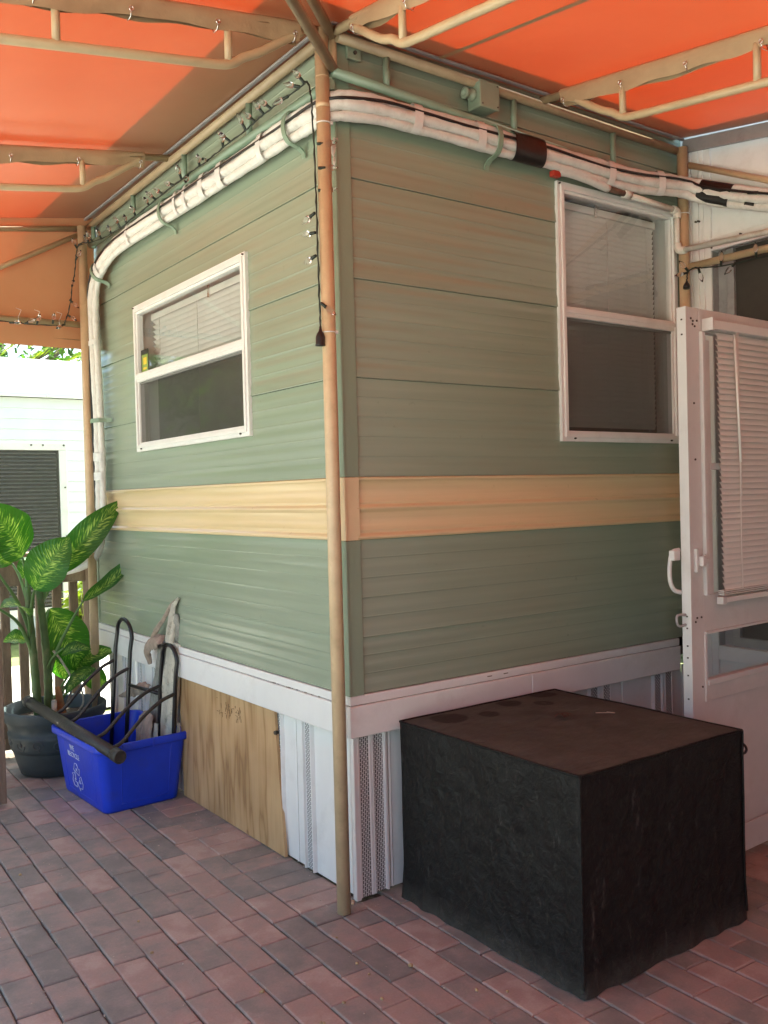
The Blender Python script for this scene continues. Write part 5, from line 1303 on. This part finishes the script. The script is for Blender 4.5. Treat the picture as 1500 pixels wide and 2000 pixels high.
leaf((-.215,2.32,.45), (.000,2.24,.560), .140, V((-.45,-.6,.7)), .045, .3); stalk([(-.34,2.22,.33),(-.27,2.28,.40),(-.215,2.32,.45)], .009, .005)
leaf((-.14,2.15,.495), (-.315,2.07,.395), .085, V((-.2,-.5,.8)), .03, .3); stalk([(-.335,2.20,.30),(-.22,2.19,.44),(-.14,2.15,.495)], .008, .004)
leaf((-.15,2.34,.46), (-.02,2.36,.34), .12, VC+V((.2,0,.2)), .03, .25); stalk([(-.33,2.22,.30),(-.22,2.30,.43),(-.15,2.34,.46)], .008, .004)
leaf((-.30,2.16,.58), (-.17,2.10,.60), .08, VC*.5+V((-.1,-.2,.8)), .03, .3); stalk([(-.360,2.215,.50),(-.34,2.17,.57),(-.30,2.12,.62)], .009, .004)
leaf((-.425,2.36,.96), (-.36,2.42,1.06), .10, VC*.9+V((.1,0,.3)), .03, .25); stalk([(-.388,2.21,.86),(-.395,2.27,.95),(-.405,2.33,1.02)], .009, .004)
leaf((-.47,2.10,.80), (-.62,1.99,.86), .13, V((-.2,-.5,.9)), .03, .3); stalk([(-.44,2.19,.68),(-.455,2.14,.76),(-.47,2.10,.80)], .009, .004)
# stalks of leaves that leave the frame to the left
stalk([(-.436,2.19,.70),(-.50,2.16,.86),(-.60,2.12,1.02)], .011, .006); leaf((-.60,2.12,1.02), (-.86,2.06,1.20), .17, V((-.3,-.4,1)), .03, .3)
stalk([(-.430,2.19,.60),(-.50,2.17,.76),(-.62,2.14,.86)], .011, .006); leaf((-.62,2.14,.86), (-.86,2.10,.93), .17, V((-.3,-.4,1)), .03, .3)
M['dead'] = pm('dried_leaf_sheath', (.26,.12,.04), .8, .35, 20., (1,1,.4), .5, 60)
b = MB(); b.grid(lambda u, v: V((-.315+.012*math.sin(v*3)+.02*(v-.5)-.02*u, 2.13+.01*math.cos(v*3), .29+.14*u)) + V((.02*(1-u)*(v-.5),0,0)), 8, 5); b.build('dead_leaf', M['dead'], dc, normals=False)
b = MB(); b.tube(catmull([(-.28,2.22,.28),(-.24,2.20,.42),(-.29,2.19,.54),(-.33,2.2,.60)],5), [.006]*16, 6); b.tube(catmull([(-.24,2.14,.28),(-.20,2.16,.33),(-.20,2.2,.42)],5), .005, 6); b.build('dead_stalk', M['bark_pale'], dc)

# ================================================================== timber fence beyond the plant
M['timber'] = pm('weathered_timber', (.20,.145,.10), .8, .28, 9., (5,5,.8), .5, 50, (4,4,.6), dirt=(.10,.075,.055), dscale=7., damt=.6)
fn_ = thing('wooden_fence', (-.6, 2.63, 0), 'weathered timber picket fence with a wide top rail behind the plant', 'fence')
b = MB(); b.box((-2.6, 2.585, .905), (.05, 2.625, 1.045), .006); b.build('rail', M['timber'], fn_)
b = MB(); b.box((-2.6, 2.560, 1.046), (.06, 2.690, 1.078), .006); b.build('cap_board', M['timber'], fn_)
b = MB(); b.box((-2.6, 2.59, .10), (.03, 2.625, .19), .005); b.build('rail', M['timber'], fn_)
b = MB(); b.box((-.035, 2.55, -.03), (.018, 2.645, 1.044), .006); b.build('post', M['timber'], fn_)
b = MB(); b.box((-2.0, 2.63, -.03), (-1.91, 2.72, 1.044), .006); b.build('post', M['timber'], fn_)
pk = None
for k in range(27):
    x = -.088 - .0905*k
    if pk is None:
        b = MB(); b.box((x-.023, 2.627, .03), (x+.023, 2.655, 1.0), .004); pk = b.build('picket', M['timber'], fn_)
    else: copy_part(pk, fn_, WL[pk.name] + V((x+.088, 0, 0)))
gt = thing('wooden_gate', (-.75, 1.80, 0), 'pointed timber picket at the end of an open gate, left of the dark pot', 'gate')
gp = None
for k in range(7):
    x = -.7005 - .125*k
    if gp is None:
        b = MB(); b.box((x-.036, 1.785, .01), (x+.036, 1.808, .775), .004)
        b.bm.verts.ensure_lookup_table()
        t = MB(); v = [V((x+sx*.036, y, .776)) for sx in (-1,1) for y in (1.785,1.808)]; a = [V((x+sx*.009, y, .835)) for sx in (-1,1) for y in (1.785,1.808)]
        vs = [b.bm.verts.new(q) for q in v+a]
        for f in ((0,2,6,4),(1,5,7,3),(0,4,5,1),(2,3,7,6),(4,6,7,5)): b.face([vs[i] for i in f])
        gp = b.build('picket', M['timber'], gt)
    else: copy_part(gp, gt, WL[gp.name] + V((x+.7005, 0, 0)))
for z in (.68, .22):
    b = MB(); b.box((-1.5, 1.810, z), (-.672, 1.842, z+.075), .004); b.build('rail', M['timber'], gt)

# ================================================================== neighbour's house, screened unit, shrubs, trees
nh = thing('neighbour_house', (1, 7, 0), 'bright white clapboard house across the yard', 'house')
M['clap'] = pm('white_clapboard', (.56,.565,.56), .5, .04, 4.)
bd = None
for k in range(22):
    z = .10 + .1045*k
    if bd is None:
        b = MB(); a = [V((-9, 7.0, z)), V((-9, 6.980, z)), V((-9, 6.992, z+.104)), V((-9, 7.0, z+.104))]; c = [q+V((19, 0, 0)) for q in a]
        A = [b.bm.verts.new(q) for q in a]; B = [b.bm.verts.new(q) for q in c]
        for i in range(4): b.face([A[i], A[(i+1)%4], B[(i+1)%4], B[i]])
        b.face(A); b.face(B); bd = b.build('clapboard', M['clap'], nh)
    else: copy_part(bd, nh, WL[bd.name] + V((0, 0, z-.10)))
b = MB(); b.box((-9, 7.001, 0), (10, 10.5, 2.40)); b.build('wall', M['clap'], nh)
b = MB(); b.box((-9.2, 6.90, 2.401), (10.2, 6.955, 2.775), .01); b.build('fascia', M['clap'], nh)
b = MB(); b.box((-9.2, 6.956, 2.42), (10.2, 10.8, 2.74), .01); b.build('roof', M['clap'], nh)
b = MB(); b.box((.2, 6.890, 2.403), (10.2, 6.899, 2.418)); b.tube([(1.0,6.88,2.40),(1.0,6.88,2.425)], .012, 8); b.build('gutter_strip', M['white'], nh)

sp_ = thing('screen_panel', (-.3, 4.2, 0), 'dark louvred screen in a white riveted metal frame beyond the fence', 'screen panel')
b = MB(); x0, x1, z0, z1 = -1.1, .366, .55, 1.772
b.box((x0,4.185,z1-.055),(x1,4.215,z1),.004); b.box((x1-.055,4.186,z0),(x1,4.214,z1-.056),.004); b.box((x0,4.186,z0),(x0+.055,4.214,z1-.056),.004); b.box((x0+.056,4.186,z0),(x1-.056,4.214,z0+.05),.004)
b.build('frame', M['white'], sp_)
b = MB(); b.box((x0+.05,4.205,z0+.05),(x1-.05,4.211,z1-.05)); b.build('backing', M['gap'], sp_)
b = MB(); z = z0+.065
while z < z1-.06:
    b.quad((x0+.06,4.192,z),(x1-.075,4.192,z),(x1-.075,4.203,z+.010),(x0+.06,4.203,z+.010)); z += .0262
b.build('louvre', M['alu'], sp_)
b = MB(); b.quad((x0+.056,4.189,z0+.05),(x1-.056,4.189,z0+.05),(x1-.056,4.189,z1-.056),(x0+.056,4.189,z1-.056)); b.build('insect_screen', M['screen'], sp_)
b = MB()
for x in (-.9,.12,.20,.345): b.tube([(x,4.186,z1-.02),(x,4.181,z1-.02)], .007, 8)
for z in (1.45,1.1): b.tube([(x1-.02,4.187,z),(x1-.02,4.181,z)], .006, 8)
b.build('rivet', M['screw'], sp_)
for x in (.060, -.55, -1.05):
    b = MB(); b.box((x-.028,4.187,0),(x+.028,4.213,z0-.001),.003); b.build('leg', M['white'], sp_)

def foliage_mat(name, c0, c1, tr=(1.5,1.7,.6)):
    m, n, b = newmat(name); out = n.nodes['Material Output']
    geo = N(n, "ShaderNodeNewGeometry"); r = ramp(n, [(0, c0), (1, c1)]); L(n, geo.outputs['Random Per Island'], r.inputs[0])
    L(n, r.outputs[0], b.inputs['Base Color']); b.inputs['Roughness'].default_value = .45
    t = N(n, "ShaderNodeBsdfTranslucent"); tm = N(n, "ShaderNodeMixRGB", blend_type='MULTIPLY'); tm.inputs[0].default_value = 1; L(n, r.outputs[0], tm.inputs[1]); tm.inputs[2].default_value = c4(tr); L(n, tm.outputs[0], t.inputs[0])
    ms = N(n, "ShaderNodeMixShader"); ms.inputs[0].default_value = .4; L(n, b.outputs[0], ms.inputs[1]); L(n, t.outputs[0], ms.inputs[2]); L(n, ms.outputs[0], out.inputs[0]); return m
M['fol'] = foliage_mat('tree_leaves', (.030,.075,.015), (.10,.19,.035))
M['fol_y'] = foliage_mat('yellow_green_leaves', (.12,.17,.025), (.30,.34,.06))
M['trunk'] = pm('tree_bark', (.14,.105,.075), .9, .3, 9., (1,1,.3), .8, 30)
def leaf_cloud(b, c, rx, ry, rz, n, size, rnd, elong=2.4):
    c = V(c)
    for i in range(n):
        while True:
            q = V((rnd.uniform(-1,1), rnd.uniform(-1,1), rnd.uniform(-1,1)))
            if q.length <= 1 and q.length > rnd.random()*.75: break
        p = c + V((q.x*rx, q.y*ry, q.z*rz)); d = V((rnd.gauss(0,1), rnd.gauss(0,1), rnd.gauss(0,.7)-.25)).normalized(); s_ = d.cross(V((rnd.gauss(0,1), rnd.gauss(0,1), rnd.gauss(0,1)))).normalized()
        l = size*rnd.uniform(.6,1.3); w_ = l/elong
        vs = [b.bm.verts.new(x) for x in (p, p+d*l*.45+s_*w_*.5, p+d*l, p+d*l*.45-s_*w_*.5)]; b.face(vs)
def tree(name, base, h, crown, n, size, label, seed, group=None, cat='tree'):
    rnd = random.Random(seed); base = V(base); t = thing(name, base, label, cat, group)
    b = MB(); top = base+V((rnd.uniform(-.3,.3), rnd.uniform(-.3,.3), h*.62)); p = catmull([base-V((0,0,.1)), base.lerp(top,.4)+V((.1,0,0)), top], 6); b.tube(p, [h*.028*(1-.6*i/(len(p)-1)) for i in range(len(p))], 10)
    lobes = []
    for k in range(crown):
        a = rnd.uniform(0, 6.28); rr = h*rnd.uniform(.08,.30); q = base + V((math.cos(a)*rr, math.sin(a)*rr, h*rnd.uniform(.50,.95))); lobes.append(q)
        b.tube(catmull([base.lerp(top, rnd.uniform(.55,.95)), base.lerp(q,.8)+V((0,0,-.1*h*.3)), q], 4), [h*.010, h*.009, h*.008, h*.008, h*.007, h*.006, h*.005, h*.004, h*.003][:9], 6)
    b.build('trunk', M['trunk'], t)
    b = MB()
    for q in lobes: leaf_cloud(b, q, h*.17, h*.17, h*.12, n//crown, size, rnd)
    b.build('crown', M['fol'], t, normals=False); return t
tree('tree', (2.2, 13.5, 0), 6.2, 14, 5200, .17, 'leafy green tree showing over the white roof of the house at the left edge', 31, None)
tree('tree', (5.6, 14.5, 0), 6.8, 14, 4200, .18, 'leafy tree behind the house, beside the white pipes at the trailer edge', 32, None)
# palm fronds over the roof
pmt = thing('palm_tree', (3.6, 12.2, 0), 'palm with drooping yellow green fronds above the white roof', 'palm tree')
b = MB(); p = catmull([(3.6,12.2,-.05),(3.65,12.2,2),(3.55,12.25,3.9)], 8); b.tube(p, [.16-.05*i/(len(p)-1) for i in range(len(p))], 12); b.build('trunk', M['trunk'], pmt)
rp2 = random.Random(8); b = MB()
for k in range(22):
    a = rp2.uniform(0, 6.28); el = rp2.uniform(-.25, 1.0); Lf = rp2.uniform(1.5, 2.2); o = V((3.55,12.25,3.9)); hd = V((math.cos(a), math.sin(a), 0))
    mid = [o + hd*(Lf*t*math.cos(el)*(1-.12*t)) + V((0,0,Lf*(t*math.sin(el)-.62*t*t))) for t in [i/16 for i in range(17)]]
    b.tube(mid, [.014*(1-i/18) for i in range(17)], 4)
    for i in range(2, 17):
        for sg in (1, -1):
            s_ = V((-hd.y, hd.x, 0))*sg; l = .46*math.sin(math.pi*(i+1)/19)**.7; q = mid[i]; tp = q + (s_*.8+hd*.55+V((0,0,-.42))).normalized()*l
            b.face([b.bm.verts.new(x) for x in (q, q.lerp(tp,.5)+hd*.018, tp, q.lerp(tp,.5)-hd*.018)])
b.build('frond', M['fol_y'], pmt, normals=False)
def shrub(base, h, r, n, size, label, seed, m='fol_y', group=None, cat='shrub'):
    rnd = random.Random(seed); base = V(base); t = thing('shrub', base, label, cat, group)
    b = MB()
    for k in range(9): 
        a = rnd.uniform(0,6.28); q = base+V((math.cos(a)*r*.6, math.sin(a)*r*.6, h*rnd.uniform(.6,.9))); b.tube(catmull([base, base.lerp(q,.5)+V((0,0,.05)), q], 4), [.012*(1-i/10) for i in range(9)], 5)
    b.build('stem', M['trunk'], t); b = MB()
    for k in range(9):
        a = rnd.uniform(0,6.28); rr = r*rnd.uniform(0,.7); leaf_cloud(b, base+V((math.cos(a)*rr, math.sin(a)*rr, h*rnd.uniform(.35,.85))), r*.45, r*.45, h*.2, n//9, size, rnd, 4.0)
    b.build('crown', M[m], t, normals=False); return t
shrub((.20, 6.25, 0), 2.12, .42, 1500, .10, 'tall yellow green shrub against the white house above the dark screen', 41)
shrub((-.42, 3.62, 0), .80, .20, 700, .10, 'low yellow green bush behind the fence at the left edge of the photo', 42)
shrub((.33, 3.78, 0), .88, .17, 700, .10, 'low yellow green bush seen between the pickets beside the corner pipe', 43)
# trees standing out to the left that the glossy siding and the windows mirror
tree('tree', (-9.5, 5.5, 0), 6.5, 14, 3600, .24, 'broad tree standing in the open to the left of the patio', 51)
tree('tree', (-10.5, 10.5, 0), 7.2, 14, 3600, .24, 'tall tree far to the left of the patio', 52)
tree('tree', (-11.0, -1.5, 0), 6.0, 14, 3000, .24, 'rounded tree out to the left of the patio', 53)

light_block = thing('mobile_home', (1, -5.2, 0), 'unseen beige mobile home added behind the viewer to block light', 'mobile home')  # unseen home added to block skylight from behind the camera
M['beige'] = pm('light_block_siding', (.22,.20,.17), .5, .08, 3.)  # darkened so it bounces less light onto the right side
b = MB(); b.box((-2.0, -7.2, .5), (8, -4.75, 3.3)); b.build('wall', M['beige'], light_block)
b = MB(); b.box((-1.98, -7.15, 0), (7.95, -4.80, .499)); b.build('skirting', M['white_trim'], light_block)
b = MB(); b.box((-2.1, -7.3, 3.301), (8.1, -4.74, 3.36)); b.build('roof', M['white_trim'], light_block)
for x in (.6, 3.0, 5.6):
    b = MB(); b.box((x-.4, -4.749, 1.5), (x+.4, -4.72, 2.4), .005); f = b.build('window', M['white'], light_block)
    b = MB(); b.box((x-.34, -4.721, 1.56), (x+.34, -4.715, 2.34)); b.build('pane', M['gap'], f)

tree('tree', (-2.9, 5.6, 0), 4.4, 16, 3800, .20, 'bushy tree beyond the fence to the left, mirrored in the windows', 54)
